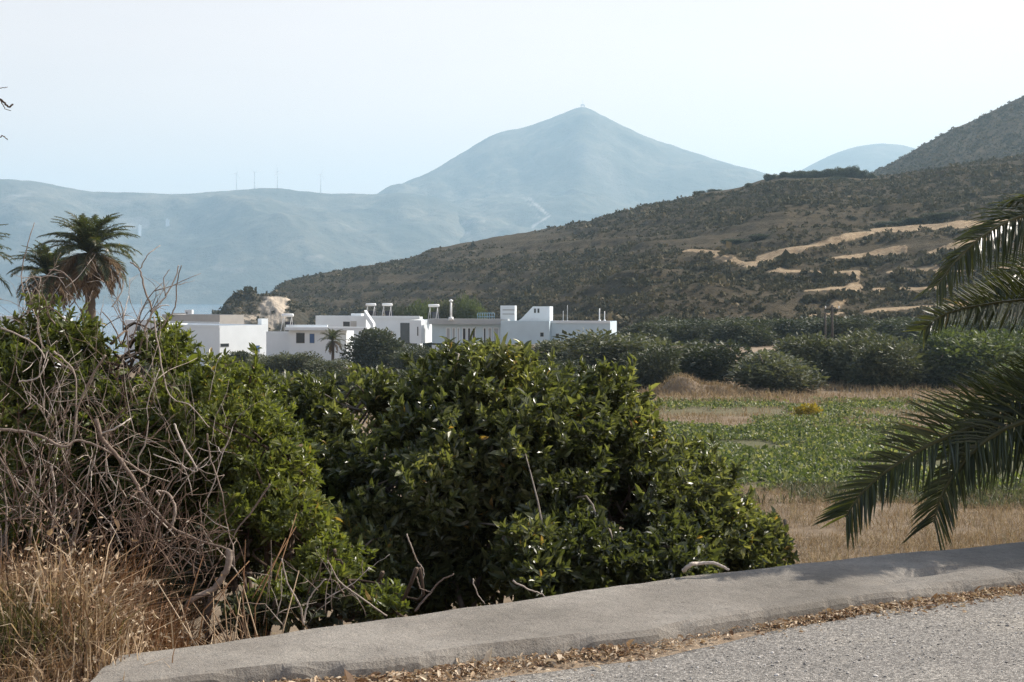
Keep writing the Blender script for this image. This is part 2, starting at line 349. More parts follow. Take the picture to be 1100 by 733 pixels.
def polydist(px, py, pts):
    d = np.full(px.shape, 1e9)
    for (a, b), (c, e) in zip(pts[:-1], pts[1:]):
        vx, vy = c-a, e-b; t = np.clip(((px-a)*vx+(py-b)*vy)/(vx*vx+vy*vy+1e-9), 0, 1)
        d = np.minimum(d, np.hypot(px-a-t*vx, py-b-t*vy))
    return d
def mount_post(X, Y, Z, PX, T):
    PY = py_of(X, Y, Z); jit = fbm(PX*.15, PY*.3, 3, 77)*3
    p = np.zeros_like(Z)
    for pts, w, s in [([(569, 214), (578, 222), (590, 232), (572, 244)], 1.2, .9), ([(560, 208), (600, 262)], .5, .35), ([(450, 230), (478, 231)], 1.6, .5),
                      ([(625, 165), (650, 185), (665, 205)], 11, .16), ([(495, 240), (520, 238)], 1.2, .4), ([(480, 255), (505, 250)], 1.2, .4)]:
        p = np.maximum(p, s*(1-sstep(w*.5, w*1.5, polydist(PX, PY, pts)+jit*.4)))
    return Z, {'pale': p}
sil_m = [(250, 262), (330, 235), (400, 211), (420, 203), (470, 181), (500, 162), (530, 144), (545, 140), (565, 137), (590, 128), (612, 119), (626, 113), (640, 120), (670, 136), (700, 149), (740, 162), (770, 172), (800, 180), (825, 187), (900, 205), (1000, 230), (1150, 250)]
hill('mountain', sil_m, -.2, .42, 420, 3900, 5600, -16, 150, 1400, (420, 85), 101, M_mount, .96, 75, mount_post, .8)
def ridge_post(X, Y, Z, PX, T):
    PY = py_of(X, Y, Z); jit = fbm(PX*.15, PY*.3, 3, 79)*3
    p = np.zeros_like(Z)
    for pts, w, s in [([(128, 236), (155, 236)], 3, .35), ([(138, 243), (158, 242)], 3.5, .55), ([(10, 212), (32, 209)], 2.0, .3), ([(18, 241), (40, 241)], 2, .3), ([(100, 215), (140, 218)], 3, .2),
                      ([(230, 288), (260, 290)], 2.5, .25), ([(330, 278), (345, 276)], 2, .3), ([(150, 275), (215, 283)], 1.5, .15)]:
        p = np.maximum(p, s*(1-sstep(w*.5, w*1.5, polydist(PX, PY, pts)+jit*.5)))
    return Z, {'pale': p}
sil_r = [(-600, 215), (-200, 200), (-60, 190), (0, 192), (40, 195), (70, 201), (95, 206), (150, 207), (195, 209), (230, 206), (262, 204), (284, 202), (300, 202), (322, 205), (345, 208), (372, 208), (400, 209), (440, 207), (480, 215), (540, 250), (620, 290), (700, 330)]
hill('bay_ridge', sil_r, -.72, .1, 420, 3600, 4700, -15.4, 130, 900, (350, 70), 131, M_mount, .92, 60, ridge_post, .7)
sil_f = [(700, 260), (780, 225), (862, 182), (885, 170), (905, 161), (930, 155), (955, 154), (975, 156), (1010, 170), (1100, 195), (1300, 230)]
hill('far_peak', sil_f, .1, .5, 160, 4600, 6300, -16, 60, 900, (420, 40), 151, M_mount, 1.0, 25, mount_post, .4)

# sea
S = 9000.0
sea = mesh_np('sea', [(-S, 60, -14.4), (S, 60, -14.4), (S, S, -14.4), (-S, S, -14.4)], [(0, 1, 2, 3)])
def seamat():
    m, N, L = newmat('sea_water'); v = coords(N, L); mp = N.new('ShaderNodeMapping'); mp.inputs['Scale'].default_value = (.05, .25, 1); L.new(v, mp.inputs[0]); f = noise(N, L, mp.outputs[0], 1, 6, .6)
    return finish(m, N, L, (.04, .09, .13), .22, f, .5, .5, .5)
kind(link('sea', sea, seamat()), 'structure')

# near scrub hill on the right
TER = [[(815, 282), (838, 276), (870, 268), (905, 260), (940, 253), (979, 249), (1045, 244), (1100, 238)],
       [(800, 290), (838, 279), (866, 273)],
       [(735, 280), (750, 282), (775, 286), (800, 289), (844, 295), (885, 297), (922, 296)],
       [(895, 281), (925, 278), (950, 274), (972, 272)], [(995, 276), (1020, 270), (1060, 262)],
       [(955, 297), (980, 293), (1006, 291)], [(865, 318), (890, 316), (915, 313)], [(940, 317), (965, 314), (985, 315), (1020, 310)],
       [(898, 328), (908, 318), (914, 308), (918, 302)], [(900, 322), (910, 318), (922, 312)], [(930, 340), (945, 337), (980, 335), (1040, 330)], [(870, 344), (905, 341)], [(985, 300), (1030, 296), (1100, 290)]]
TW = [3.5, 2.3, 3.6, 3.3, 2.9, 3.6, 2.6, 3.6, 7, 6, 3.0, 2.4, 2.8]
sil_h = [(240, 336), (286, 322), (296, 309), (305, 302), (330, 297), (370, 290), (410, 283), (450, 275), (462, 267), (500, 261), (540, 253), (580, 247), (620, 240), (660, 230), (700, 220), (730, 214), (750, 208), (770, 206), (800, 200), (820, 192), (845, 187), (870, 187), (900, 187), (930, 190), (960, 188), (1000, 182), (1050, 174), (1100, 166), (1200, 150), (1400, 130), (1700, 120)]
def hYb(px): return np.interp(px, [240, 420, 560, 700, 1800], [430, 330, 265, 195, 190])
def hYc(px): return np.interp(px, [240, 420, 700, 900, 1800], [640, 620, 560, 520, 480])
def hzb(px):
    y = hYb(px); x = (px-CX)/F*y; return ground_z(x, y)-2.5
def hill_post(X, Y, Z, PX, T):
    # gentle spur in front: from (560,330) up to (740,283)
    PY = py_of(X, Y, Z)
    spur = np.interp(PX, [520, 600, 660, 740, 800, 1200], [345, 326, 306, 281, 279, 262])
    k = (PY-spur)
    Z = Z+np.exp(-((k-2)/9)**2)*2.2*sstep(540, 640, PX)*(1-sstep(760, 820, PX))
    dry = np.zeros_like(Z); bump = np.zeros_like(Z); jit = fbm(PX*.06, PY*.2, 4, 57)
    for pts, w in zip(TER, TW):
        d = polydist(PX, PY, pts)
        dry = np.maximum(dry, (1-sstep(w*.45, w*1.3, d+jit*2.4)))
        bump = np.maximum(bump, np.exp(-(d/7.0)**2))
    dry = dry*np.clip(1.0+jit*.7, 0, 1)
    Z = Z+np.where(T < 1, 1, 0)*  .35*np.sin(Z/3.1*2*math.pi+fbm(X*.01, Y*.01, 3, 62)*5)*sstep(0, .1, T)*(1-sstep(.9, 1, T))
    Z = Z+np.where(T < 1, bump*.9, 0)
    dry = np.maximum(dry, .15*sstep(.15, .5, fbm(X*.02, Y*.02, 4, 59))*(1-sstep(.5, .9, T)))
    dry = np.maximum(dry, sstep(.16, .06, T)*sstep(720, 780, PX)*.3)
    return Z, {'dry': dry}
def hillmat():
    m, N, L = newmat('scrub_hillside'); v = coords(N, L); f = noise(N, L, v, .12, 8, .7); g = noise(N, L, v, .7, 8, .75)
    r = ramp(N, [(.3, (.034, .028, .017)), (.5, (.076, .060, .037)), (.7, (.15, .115, .072))]); L.new(math_(N, L, 'ADD', math_(N, L, 'MULTIPLY', f, .4), math_(N, L, 'MULTIPLY', g, .6)), r.inputs[0])
    d = ramp(N, [(.3, (.20, .14, .08)), (.5, (.36, .265, .165)), (.7, (.50, .39, .26))]); L.new(g, d.inputs[0])
    rg = noise(N, L, v, .55, 4, .8); fd = math_(N, L, 'SUBTRACT', math_(N, L, 'MULTIPLY', attr(N, 'dry'), 3.1), math_(N, L, 'MULTIPLY', rg, 2.1), True)
    c = mixc(N, L, fd, r.outputs[0], d.outputs[0])
    return finish(m, N, L, c, .95, g, 1.0, 1.2, .05)
M_hill = hillmat()
HX, HYy, HZ, HA, HT = hill('hillside', sil_h, -.21, .75, 700, hYb, hYc, hzb, 220, 260, (34, 3.6), 201, M_hill, .97, 2.6, hill_post, 1.2)
# upper hill behind it
sil_u = [(700, 250), (850, 215), (900, 198), (935, 186), (950, 179), (965, 171), (985, 160), (1005, 148), (1030, 136), (1060, 123), (1085, 110), (1100, 103), (1150, 84), (1250, 52), (1400, 22), (1700, 10)]
UX, UY, UZ, UA, UT = hill('upper_hill', sil_u, .1, .75, 300, 560, 960, -10, 120, 500, (60, 5), 231, M_hill, .95, 5, lambda X, Y, Z, P, T: (Z, {'dry': .12*sstep(.1, .5, fbm(X*.02, Y*.02, 4, 61))}), .9)

# scrub covering the slopes
def ico(sub=1):
    bm = bmesh.new(); bmesh.ops.create_icosphere(bm, subdivisions=sub, radius=1); V = np.array([v.co[:] for v in bm.verts]); T = np.array([[v.index for v in f.verts] for f in bm.faces]); bm.free(); return V, T
IV, IT = ico(1)
def scrub(name, P, R, H, mat, seed=1):
    n = len(P); per = 15; R = np.repeat(R, per); H = np.repeat(H, per); m = n*per
    d = norm(rng.normal(0, 1, (m, 3))); d[:, 2] = np.abs(d[:, 2]); rr = rng.uniform(.35, 1.0, m)[:, None]
    C = np.repeat(P, per, 0)+d*rr*np.stack([R, R, H*1.15], -1); D = norm(d*.5+np.array([0, 0, .5])+rng.normal(0, .6, (m, 3))); S_ = R*rng.uniform(.5, 1.0, m)
    V, T, _, pv = flat_geo(C-D*S_[:, None]*.4, D, d+rng.normal(0, .5, (m, 3)), S_, S_*.75)
    r = np.repeat(np.clip(np.repeat(rng.random(n), per)*.6+rng.random(m)*.45, 0, 1), pv)
    o = link(name, mesh_np(name, V, T, None, {'rnd': r}), mat); return kind(o, 'stuff')
def sample_grid(X, Y, Z, D, T, n, tmax=1.03, px0=-1e9, px1=1e9):
    r, c = X.shape; i = rng.integers(0, r-1, n); j = rng.integers(0, c-1, n); a = rng.random(n); b = rng.random(n)
    def bl(M): return M[i, j]*(1-a)*(1-b)+M[i+1, j]*a*(1-b)+M[i, j+1]*(1-a)*b+M[i+1, j+1]*a*b
    P = np.stack([bl(X), bl(Y), bl(Z)], -1); d = bl(D); t = bl(np.broadcast_to(T, X.shape)); px = P[:, 0]/P[:, 1]*F+CX
    k = (t < tmax) & (rng.random(n) > d*1.6) & (px > px0) & (px < px1); return P[k]
P = sample_grid(HX, HYy, HZ, HA['dry'], HT, 80000, 1.02, 230, 1260)
dens = fbm(P[:, 0]*.025, P[:, 1]*.02, 4, 88)+1.1*fbm(P[:, 0]*.012, P[:, 2]*.22, 3, 89); P = P[rng.random(len(P)) < .62+dens*1.2]
sz = np.exp(rng.normal(-.66, .45, len(P)))*(1+.25*(vnoise(P[:, 0]*.05, P[:, 1]*.05, 90)-.4))
E = []
for pts in TER[:8]+TER[10:]:
    for q_ in range(90):
        k_ = rng.integers(0, len(pts)-1); f_ = rng.random(); px_ = pts[k_][0]*(1-f_)+pts[k_+1][0]*f_; py_ = pts[k_][1]*(1-f_)+pts[k_+1][1]*f_+rng.uniform(5, 9)
        cI = int(np.clip(round(((px_-CX)/F+.21)/.96*699), 0, 699)); col = py_of(HX[:, cI], HYy[:, cI], HZ[:, cI])[:220]; rI = int(np.argmax(col <= py_)); E.append((HX[rI, cI], HYy[rI, cI], HZ[rI, cI]))
P = np.concatenate([P, np.array(E)]); sz = np.concatenate([sz, np.exp(rng.normal(-.45, .35, len(E)))])
scrub('hillside_vegetation', P, sz*1.0, sz*.75, M_scrub)
P = sample_grid(UX, UY, UZ, UA['dry'], UT, 45000, 1.02, 860, 1260); sz = np.exp(rng.normal(-.25, .4, len(P)))
scrub('upper_hill_vegetation', P, sz*1.05, sz*.8, M_scrub)

# headland with a pale eroded cliff, left of the hill
sil_c = [(205, 352), (226, 346), (233, 341), (238, 330), (243, 322), (250, 316), (258, 313), (270, 312), (280, 316), (296, 318), (310, 320), (318, 326), (326, 338), (335, 352)]
def cliff_post(X, Y, Z, PX, T):
    PY = py_of(X, Y, Z); j = fbm(PX*.2, PY*.25, 4, 91)*5
    p = .9*(1-sstep(-3, 3, polydist(PX, PY, [(288, 330), (302, 328), (300, 342), (290, 346)])-7+j*1.3))
    p = np.maximum(p, .65*(1-sstep(-2, 3, polydist(PX, PY, [(282, 334), (275, 342), (255, 345)])-4+j)))
    p = np.maximum(p, (1-sstep(1, 3, polydist(PX, PY, [(285, 320), (312, 322)])+j*.3))*.9)
    return Z, {'pale': p}
CL = hill('headland', sil_c, -.225, -.135, 160, 405, 440, -13, 70, 60, (7, 2.2), 301, mountmat('headland_rock', [(.3, (.022, .022, .016)), (.5, (.05, .045, .032)), (.7, (.11, .085, .06))], .25, (.44, .37, .29)), .8, 2.5, cliff_post, 2.0, smooth=False)
CLX, CLY, CLZ, CLA, CLT = CL; P = sample_grid(CLX, CLY, CLZ, CLA['pale'], CLT, 700, 1.02); P = P[vnoise(P[:, 0]*.12, P[:, 2]*.2, 6) > .35]; sz = np.exp(rng.normal(-.3, .4, len(P))); scrub('headland_vegetation', P, sz, sz*.7, M_scrub)

# ---------------------------------------------------------------- trees
def crown_mesh(name, lobes, n, size, mat, aspect=.5, up=.3, geo=flat_geo, shell=.35):
    """lobes: list of (cx,cy,cz,rx,ry,rz) in local metres"""
    Lb = np.array(lobes, float); w = (Lb[:, 3]*Lb[:, 5]); w = w/w.sum(); k = rng.choice(len(Lb), n, p=w)
    d = norm(rng.normal(0, 1, (n, 3)))
    rr = np.clip(1.0-np.abs(rng.normal(0, shell, n)), .15, 1)+rng.normal(0, .06, n)
    C = Lb[k, :3]+d*rr[:, None]*Lb[k, 3:]
    D = norm(d*.6+np.array([0, 0, up])+rng.normal(0, .6, (n, 3))); Nn = rng.normal(0, 1, (n, 3))+np.array([0, 0, .8])
    S_ = size*np.exp(rng.normal(0, .3, n))
    V, Q, T, per = geo(C, D, Nn, S_, S_*aspect)
    clump = vnoise(C[:, 0]*1.3+5, C[:, 2]*1.3+C[:, 1], 5)
    r = np.clip(rng.random(n)*.5+(clump-.15)*.75, 0, 1)
    return mesh_np(name, V, Q, T, {'rnd': np.repeat(r, per)})
def rand_lobes(w, h, n, base=.15, seed=0):
    q = np.random.default_rng(seed); out = []
    for i in range(n):
        a = q.random()*2*math.pi; r = math.sqrt(q.random())*.62
        zz = base+(1-base)*(.12+.58*q.random())
        rr = .26+.20*q.random()
        out.append((math.cos(a)*r*w/2, math.sin(a)*r*w/2, zz*h, rr*w/2*1.2, rr*w/2*1.2, rr*h*.66))
    out.append((0, 0, h*(base+.42*(1-base)), w*.38, w*.38, h*.36*(1-base*.5)))
    return out
def trunk_mesh(name, w, h, forks=4, r0=.16, seed=0):
    q = np.random.default_rng(seed); t = Tubes(); hb = h*.14
    t.add([(0, 0, -.4), (q.normal(0, .05), q.normal(0, .05), hb*.5), (0, 0, hb)], [r0*1.3, r0, r0*.85], 8, .3)
    for k in range(forks):
        a = 2*math.pi*k/forks+q.random(); e = np.array([math.cos(a)*w*.28, math.sin(a)*w*.28, h*(.6+.2*q.random())]); s = np.array([0, 0, hb*.9])
        m1 = s*.5+e*.5+np.array([q.normal(0, .12), q.normal(0, .12), 0])
        t.add([s, m1, e], [r0*.6, r0*.4, r0*.12], 6, .3)
    return t.mesh(name)
# templates: unit scale w=4 h=4
OL = []
for sd in range(4):
    lb = rand_lobes(4.2, 4.0, 16, .0, sd+10); me = crown_mesh('olive_crown', lb, 11000, .23, None, .42, .35); me.materials.append(M_olive)
    tm = trunk_mesh('olive_trunk', 4, 4, 4, .17, sd); tm.materials.append(M_bark); OL.append((me, tm))
def matcopy(me, mat):
    c = me.copy(); c.materials.clear(); c.materials.append(mat); return c
OLD = [(matcopy(a, M_dark), b) for a, b in OL]; OLB = [(matcopy(a, M_bright), b) for a, b in OL]
VAR = {'o': OL, 'd': OLD, 'b': OLB}
tcount = 0
def tree(name, label, cat, px, ptop, Y, wpx, v='o', group=None, zs=None, base=None):
    global tcount; tcount += 1
    x = (px-CX)/F*Y; z0 = float(ground_z(x, Y)) if base is None else base
    ztop = EYE+(HY-ptop)/F*Y; h = max(ztop-z0, .8); w = wpx/F*Y
    o = thing(name, label, cat, (x, Y, z0), rng.random()*6.28, group); me, tm = VAR[v][tcount % 4]
    for nm, mm in (('crown', me), ('trunk', tm)):
        c = link(nm, mm, None, o)
    o.scale = (w/3.7, w/3.7, h/3.9); return o
G1 = 'olive trees along the far edge of the field'
for (px, pt, Y, w, v, lb) in [
    (612, 363, 112, 88, 'o', 'bushy olive tree below the right half of the white building'),
    (668, 356, 108, 110, 'o', 'broad olive tree beside the right end of the white building'),
    (700, 372, 103, 60, 'd', 'small dark olive tree above the mound of dry earth'),
    (757, 365, 108, 84, 'd', 'round very dark olive tree right of the dry earth mound'),
    (832, 374, 101, 88, 'o', 'low grey green olive tree standing forward of its row'),
    (868, 360, 112, 72, 'o', 'upright olive tree just left of the utility poles'),
    (915, 356, 109, 84, 'o', 'tall olive tree under the utility poles'),
    (955, 362, 104, 70, 'o', 'medium olive tree between the utility poles and the pale feathery tree'),
    (995, 368, 106, 72, 'd', 'low dark olive tree left of the pale feathery tree'),
    (1046, 350, 107, 96, 'b', 'pale green feathery tree lit by the sun behind the palm fronds'),
    (1100, 392, 98, 60, 'b', 'low pale bush at the field edge behind the palm fronds'),
    (1125, 360, 112, 90, 'o', 'olive tree mostly hidden behind the palm fronds')]:
    tree('olive_tree', lb, 'tree', px, pt-3, Y, w*1.12, v, G1)
G2 = 'trees in the dark back row below the terraces'
LB2 = ['first tree of the dark back row, just right of the white building', 'dark back row tree second from the white building', 'back row tree behind the very dark round olive', 'back row tree behind the patch of bare dry earth', 'back row tree above the fork of the bare dry patch', 'back row tree left of the tall utility pole', 'back row tree behind the utility poles', 'back row tree right of the tall utility pole', 'back row tree below the pale terrace path', 'back row tree at the foot of the dry terraces', 'back row tree beside the lower palm frond tips', 'last back row tree behind the palm fronds']
for k, (px, pt, w) in enumerate([(690, 343, 62), (728, 340, 66), (762, 341, 60), (797, 338, 66), (832, 339, 66), (866, 340, 60), (900, 338, 66), (935, 340, 66), (968, 337, 62), (1003, 339, 66), (1040, 338, 70), (1085, 338, 70)]):
    tree('field_tree', LB2[k], 'tree', px, pt, 172+(k % 3)*5, w, 'd', G2)
for (px, pt, Y, w, v, lb) in [
    (255, 374, 150, 46, 'd', 'dark green bush in front of the sunlit white house wall'),
    (283, 380, 140, 40, 'o', 'grey green bush by the blue door of the white house'),
    (318, 377, 138, 50, 'o', 'grey olive bush in front of the low white house'),
    (352, 384, 128, 46, 'o', 'olive bush at the foot of the little palm by the houses'),
    (402, 347, 165, 74, 'd', 'dark rounded tree between the two white houses'),
    (447, 370, 150, 52, 'd', 'dark tree at the left corner of the long white building'),
    (480, 376, 140, 50, 'o', 'grey green tree in front of the glass doors'),
    (525, 374, 145, 50, 'd', 'dark tree in front of the long white building'),
    (563, 374, 150, 54, 'd', 'dark low tree under the blue white end wall'),
    (225, 392, 110, 70, 'o', 'grey olive bush below the shaded house wall'),
    (300, 398, 95, 90, 'o', 'wide olive bush behind the left end of the glossy shrub'),
    (372, 392, 88, 90, 'd', 'dark bushy tree behind the left shoulder of the glossy shrub'),
    (440, 392, 92, 90, 'd', 'dark tree just behind the top of the glossy shrub'),
    (585, 384, 100, 80, 'd', 'dark tree at the right shoulder of the glossy shrub'),
    (175, 385, 130, 60, 'o', 'olive bush below the left house, behind the dead twigs')]:
    tree('olive_tree', lb, 'tree', px, pt, Y, w, v, 'trees and bushes in front of the houses')
for (px, pt, w, v, lb) in [(452, 318, 34, 'b', 'yellow green tree behind the roof, left of the white flue'), (475, 316, 34, 'o', 'taller grey green tree behind the white flue'), (505, 316, 30, 'b', 'narrow yellow green tree behind the roof, right of the flue'), (432, 326, 28, 'd', 'small dark tree behind the low roof')]:
    tree('hill_foot_tree', lb, 'tree', px, pt, 255, w, v, 'trees behind the long white building')
def hill_z(x, y):
    i = np.argmin(np.where(HT[:, 0] <= 1.0, 0, 1e9)[:, None]+(HX-x)**2+(HYy-y)**2); return HZ.ravel()[i]
PLB = ['spreading dark pine', 'round dark pine', 'small dark pine', 'tall dark pine']
POS = ['at the left end of the hillock skyline', 'second from the left on the hillock skyline', 'third from the left on the hillock skyline', 'left of the middle of the hillock clump', 'in the middle of the hillock clump', 'highest on the hillock skyline', 'right of the highest hillock tree', 'third from the right on the hillock skyline', 'second from the right on the hillock skyline', 'at the right end of the hillock skyline', 'on the slope below the middle of the hillock clump', 'on the slope below the right half of the clump', 'low on the slope at the left of the hillock clump', 'lower right edge of the hillock clump']
for k, (px, pt, Y, w) in enumerate([(828, 186, 524, 14), (843, 184, 520, 16), (856, 183, 516, 15), (866, 183, 512, 16), (879, 182, 512, 18), (893, 180, 512, 18), (906, 179, 512, 17), (917, 178, 510, 16), (926, 182, 508, 14), (936, 186, 506, 13), (874, 192, 496, 22), (900, 190, 492, 24), (850, 195, 500, 20), (921, 194, 492, 20)]):
    x = (px-CX)/F*Y; tree('pine_tree', PLB[k % 4]+' '+POS[k], 'tree', px, pt, Y, w, 'd', 'pines on the hillock', base=hill_z(x, Y)-1)
for (px, pt, Y, w, lb) in [(842, 240, 420, 17, 'lone round dark bush on the slope above the terraces'), (752, 205, 555, 14, 'dark bush on the skyline left of the hillock'), (768, 203, 550, 16, 'wide dark bush on the skyline nearest the hillock'), (805, 196, 530, 12, 'small dark bush on the skyline at the hillock foot'), (268, 310, 432, 5, 'tiny lone tree on top of the headland')]:
    x = (px-CX)/F*Y; tree('hill_bush', lb, 'bush', px, pt, Y, w, 'd', 'bushes standing out on the hill', base=hill_z(x, Y)-.6 if px > 300 else EYE+(HY-313.5)/F*Y-.3)
for (px, pt, Y, w, lb) in [(790, 279, 330, 30, 'dark bush strip on the lower terrace'), (820, 283, 325, 28, 'dark bush on the terrace left of the pale path'), (985, 263, 340, 40, 'dark bush between the two upper terraces'), (1010, 265, 338, 34, 'dark bush at the right of the upper terraces'), (955, 262, 345, 30, 'dark bush under the topmost pale terrace')]:
    x = (px-CX)/F*Y; zz = hill_z(x, Y); o = tree('terrace_bush', lb, 'bush', px, pt, Y, w, 'd', 'bushes on the dry terraces', base=zz-.3); o.scale[2] = .45
# yellow flowering bush in the field
tY = 78.; tx = (868-CX)/F*tY; o = thing('flowering_bush', 'small yellow flowering bush alone in the field', 'bush', (tx, tY, float(ground_z(tx, tY))))
link('crown', crown_mesh('crown', [(0, 0, .35, .6, .5, .4), (.35, .1, .3, .4, .4, .3), (-.4, 0, .25, .4, .4, .3)], 900, .14, None), M_yellow, o); link('trunk', trunk_mesh('trunk', .8, .7, 4, .04), M_brown, o)

# ---------------------------------------------------------------- palms
def frond_geo(pts, per_side, leaf, rad, lw, seed=0, planar=.45, start=.16, droop=.25, tipscale=.35, roll=0.0, pj=.35):
    """pts: rachis polyline (dense). returns leaf arrays and a tube"""
    q = np.random.default_rng(seed); pts = np.asarray(pts, float); seg = np.linalg.norm(np.diff(pts, axis=0), axis=1); cum = np.concatenate([[0], np.cumsum(seg)]); Ltot = cum[-1]
    def ev(s): return np.stack([np.interp(s*Ltot, cum, pts[:, i]) for i in range(3)], -1)
    s = np.linspace(start, .995, per_side); C = ev(s); Tn = norm(ev(np.minimum(s+.02, 1.0))-ev(s-.02))
    up = np.array([0, 0, 1.]); side = norm(np.cross(Tn, up)); nrm = norm(np.cross(side, Tn))
    side, nrm = side*math.cos(roll)+nrm*math.sin(roll), nrm*math.cos(roll)-side*math.sin(roll)
    Vs, Qs, n0 = [], [], 0; R = []
    for sg in (-1, 1):
        env = np.minimum(1, (s-start)/.15+.45)*np.clip((1.02-s)/.35, tipscale, 1)
        L_ = leaf*env*(1+q.normal(0, .06, len(s)))
        lift = planar+q.normal(0, pj, len(s))
        fwd = .55+.6*s
        D = norm(side*sg*1.0+nrm*lift[:, None]+Tn*fwd[:, None]+q.normal(0, .06, (len(s), 3)))
        W = lw*(1+q.normal(0, .1, len(s)))
        acr = norm(np.cross(D, nrm+side*sg*.0)); nn = np.cross(acr, D)
        P = []
        for u, wv in ((0, .5), (.35, 1.0), (.7, .75), (1.0, .06)):
            c = C+D*(L_*u)[:, None]-up*(L_*droop*u*u)[:, None]
            wv_ = (W*wv*.5)[:, None]
            P += [c-acr*wv_+nn*wv_*.5, c, c+acr*wv_+nn*wv_*.5]
        V = np.stack(P, 1).reshape(-1, 3); b = (np.arange(len(s))*12)[:, None]; f = []
        for k in range(3):
            for h in range(2): f.append(b+n0+np.array([[3*k+h, 3*k+h+1, 3*k+h+4, 3*k+h+3]]))
        Vs.append(V); Qs.append(np.concatenate(f)); n0 += len(V)
        R.append(np.repeat(np.clip(q.random(len(s))*.9+(q.random(len(s)) > .985)*.5, 0, 1), 12))
    th = np.arange(5)/5*2*math.pi; m = len(pts); rr = np.linspace(rad, rad*.18, m)
    Tn2 = norm(np.gradient(pts, axis=0)); a = norm(np.cross(Tn2, up)); bb = np.cross(a, Tn2)
    ring = pts[:, None]+rr[:, None, None]*(np.cos(th)[None, :, None]*a[:, None]+np.sin(th)[None, :, None]*bb[:, None])
    i = np.arange(m-1)[:, None]*5; j = np.arange(5)[None]; j2 = (j+1) % 5
    Qt = n0+np.stack([i+j, i+j2, i+5+j2, i+5+j], -1).reshape(-1, 4)
    V = np.concatenate(Vs+[ring.reshape(-1, 3)]); Q = np.concatenate(Qs+[Qt]); R = np.concatenate(R+[np.full(m*5, .93)])
    return V, Q, R
def arch(L, rise, fall, n=26):
    """a frond in the local XZ plane starting at the origin, leaving at the angle rise (rad) and bending by fall"""
    a = rise-fall*np.linspace(0, 1, n)**1.3; d = np.stack([np.cos(a), 0*a, np.sin(a)], -1)*(L/n); return np.concatenate([[[0, 0, 0]], np.cumsum(d, 0)])
FT = {}
for nm, mt in (('frond', M_palm), ('dead_frond', M_palmdry)):
    FT[nm] = []
    for k, (rise, fall) in enumerate([(1.3, 1.15), (.95, 1.25), (.5, 1.2), (-.2, 1.0)] if nm == 'frond' else [(-.35, .95), (-.75, .65), (-.05, 1.35)]):
        V, Q, Rr = frond_geo(arch(2.9 if nm == 'frond' else 2.5, rise, fall), 56, .52, .05, .045, k, .35, .10, .35); me = mesh_np(nm, V, Q, None, {'rnd': Rr}); me.materials.append(mt); FT[nm].append(me)
def palm_trunk(parent, h, r, name='trunk', wob=.1):
    t = Tubes(); m = 40; z = np.linspace(-.5, h, m); rr = r*(1+.10*((np.arange(m) % 2)*2-1)*.5)*np.interp(z, [-.5, .4, h-.8, h], [1.35, 1.0, 1.0, 1.35]); t.add(np.stack([np.sin(z*.4)*wob, 0*z, z], -1), rr, 12, .5); return link(name, t.mesh('palm_trunk'), M_palmbark, parent)
def palm(label, px, pcy, Y, sc, nf=44, nd=14, seed=0, group=None):
    x = (px-CX)/F*Y; z0 = float(ground_z(x, Y)); zc = EYE+(HY-pcy)/F*Y; q = np.random.default_rng(seed)
    o = thing('palm_tree', label, 'palm tree', (x, Y, z0), 0, group); palm_trunk(o, zc-z0, .28*sc)
    for k in range(nf):
        f = k/nf; v = 0 if f < .32 else 1 if f < .62 else 2 if f < .86 else 3
        c = link('frond', FT['frond'][v], None, o); c.location = (0, 0, zc-z0); c.rotation_euler = (q.normal(0, .08), q.normal(0, .12), k*2.39996+q.normal(0, .1)); c.scale = (sc*(1+q.normal(0, .06)),)*3
    for k in range(nd):
        c = link('dead_frond', FT['dead_frond'][k % 3], None, o); c.location = (0, 0, zc-z0-.15*sc); c.rotation_euler = (0, q.normal(0, .1), k*2.39996+1); c.scale = (sc,)*3
    return o
PG = 'palm trees on the left beyond the dead twigs'
palm('tall date palm with brown lower fronds rising behind the dead twigs', 96, 272, 84, 1.08, 60, 40, 1, PG)
palm('smaller darker date palm leaning close behind the tall palm', 52, 296, 90, .95, 48, 24, 2, PG)
palm('date palm cut off by the left border, only its frond tips showing', -40, 280, 80, 1.1, 48, 16, 3, PG)
palm('little pale fan of a palm in front of the low white house', 357, 366, 165, .62, 30, 6, 4)

# foreground palm, its crown just beyond the right border; the fronds that reach into view follow the photograph
pc = at(1310, 345, 10.0); pz = float(ground_z(pc[0], pc[1]))
fp = thing('foreground_palm', 'big date palm at the right border, its near fronds drooping over the wall', 'palm tree', (pc[0], pc[1], pz))
palm_trunk(fp, pc[2]-pz, .34, 'trunk', .03)
def bez(P, n=40):
    P = np.asarray(P, float); t = np.linspace(0, len(P)-1, n); out = []
    for tt in t:
        i = min(int(tt), len(P)-2); f = tt-i; p0 = P[max(i-1, 0)]; p1 = P[i]; p2 = P[i+1]; p3 = P[min(i+2, len(P)-1)]
        out.append(.5*((2*p1)+(-p0+p2)*f+(2*p0-5*p1+4*p2-p3)*f*f+(-p0+3*p1-3*p2+p3)*f**3))
    return np.array(out)
base_loc = np.array([pc[0], pc[1], pz])
def near_frond(P, leaf=.42, n=115, seed=0, planar=.4, droop=.22, rad=.022, lw=.024, tips=.4, roll=0.0, pj=.35, start=.10):
    pts = bez(P)-base_loc; V, Q, Rr = frond_geo(pts, n, leaf, rad, lw, seed, planar, start, droop, tips, roll, pj)
    return link('frond', mesh_np('frond', V, Q, None, {'rnd': Rr}), M_palm, fp)
c0 = pc
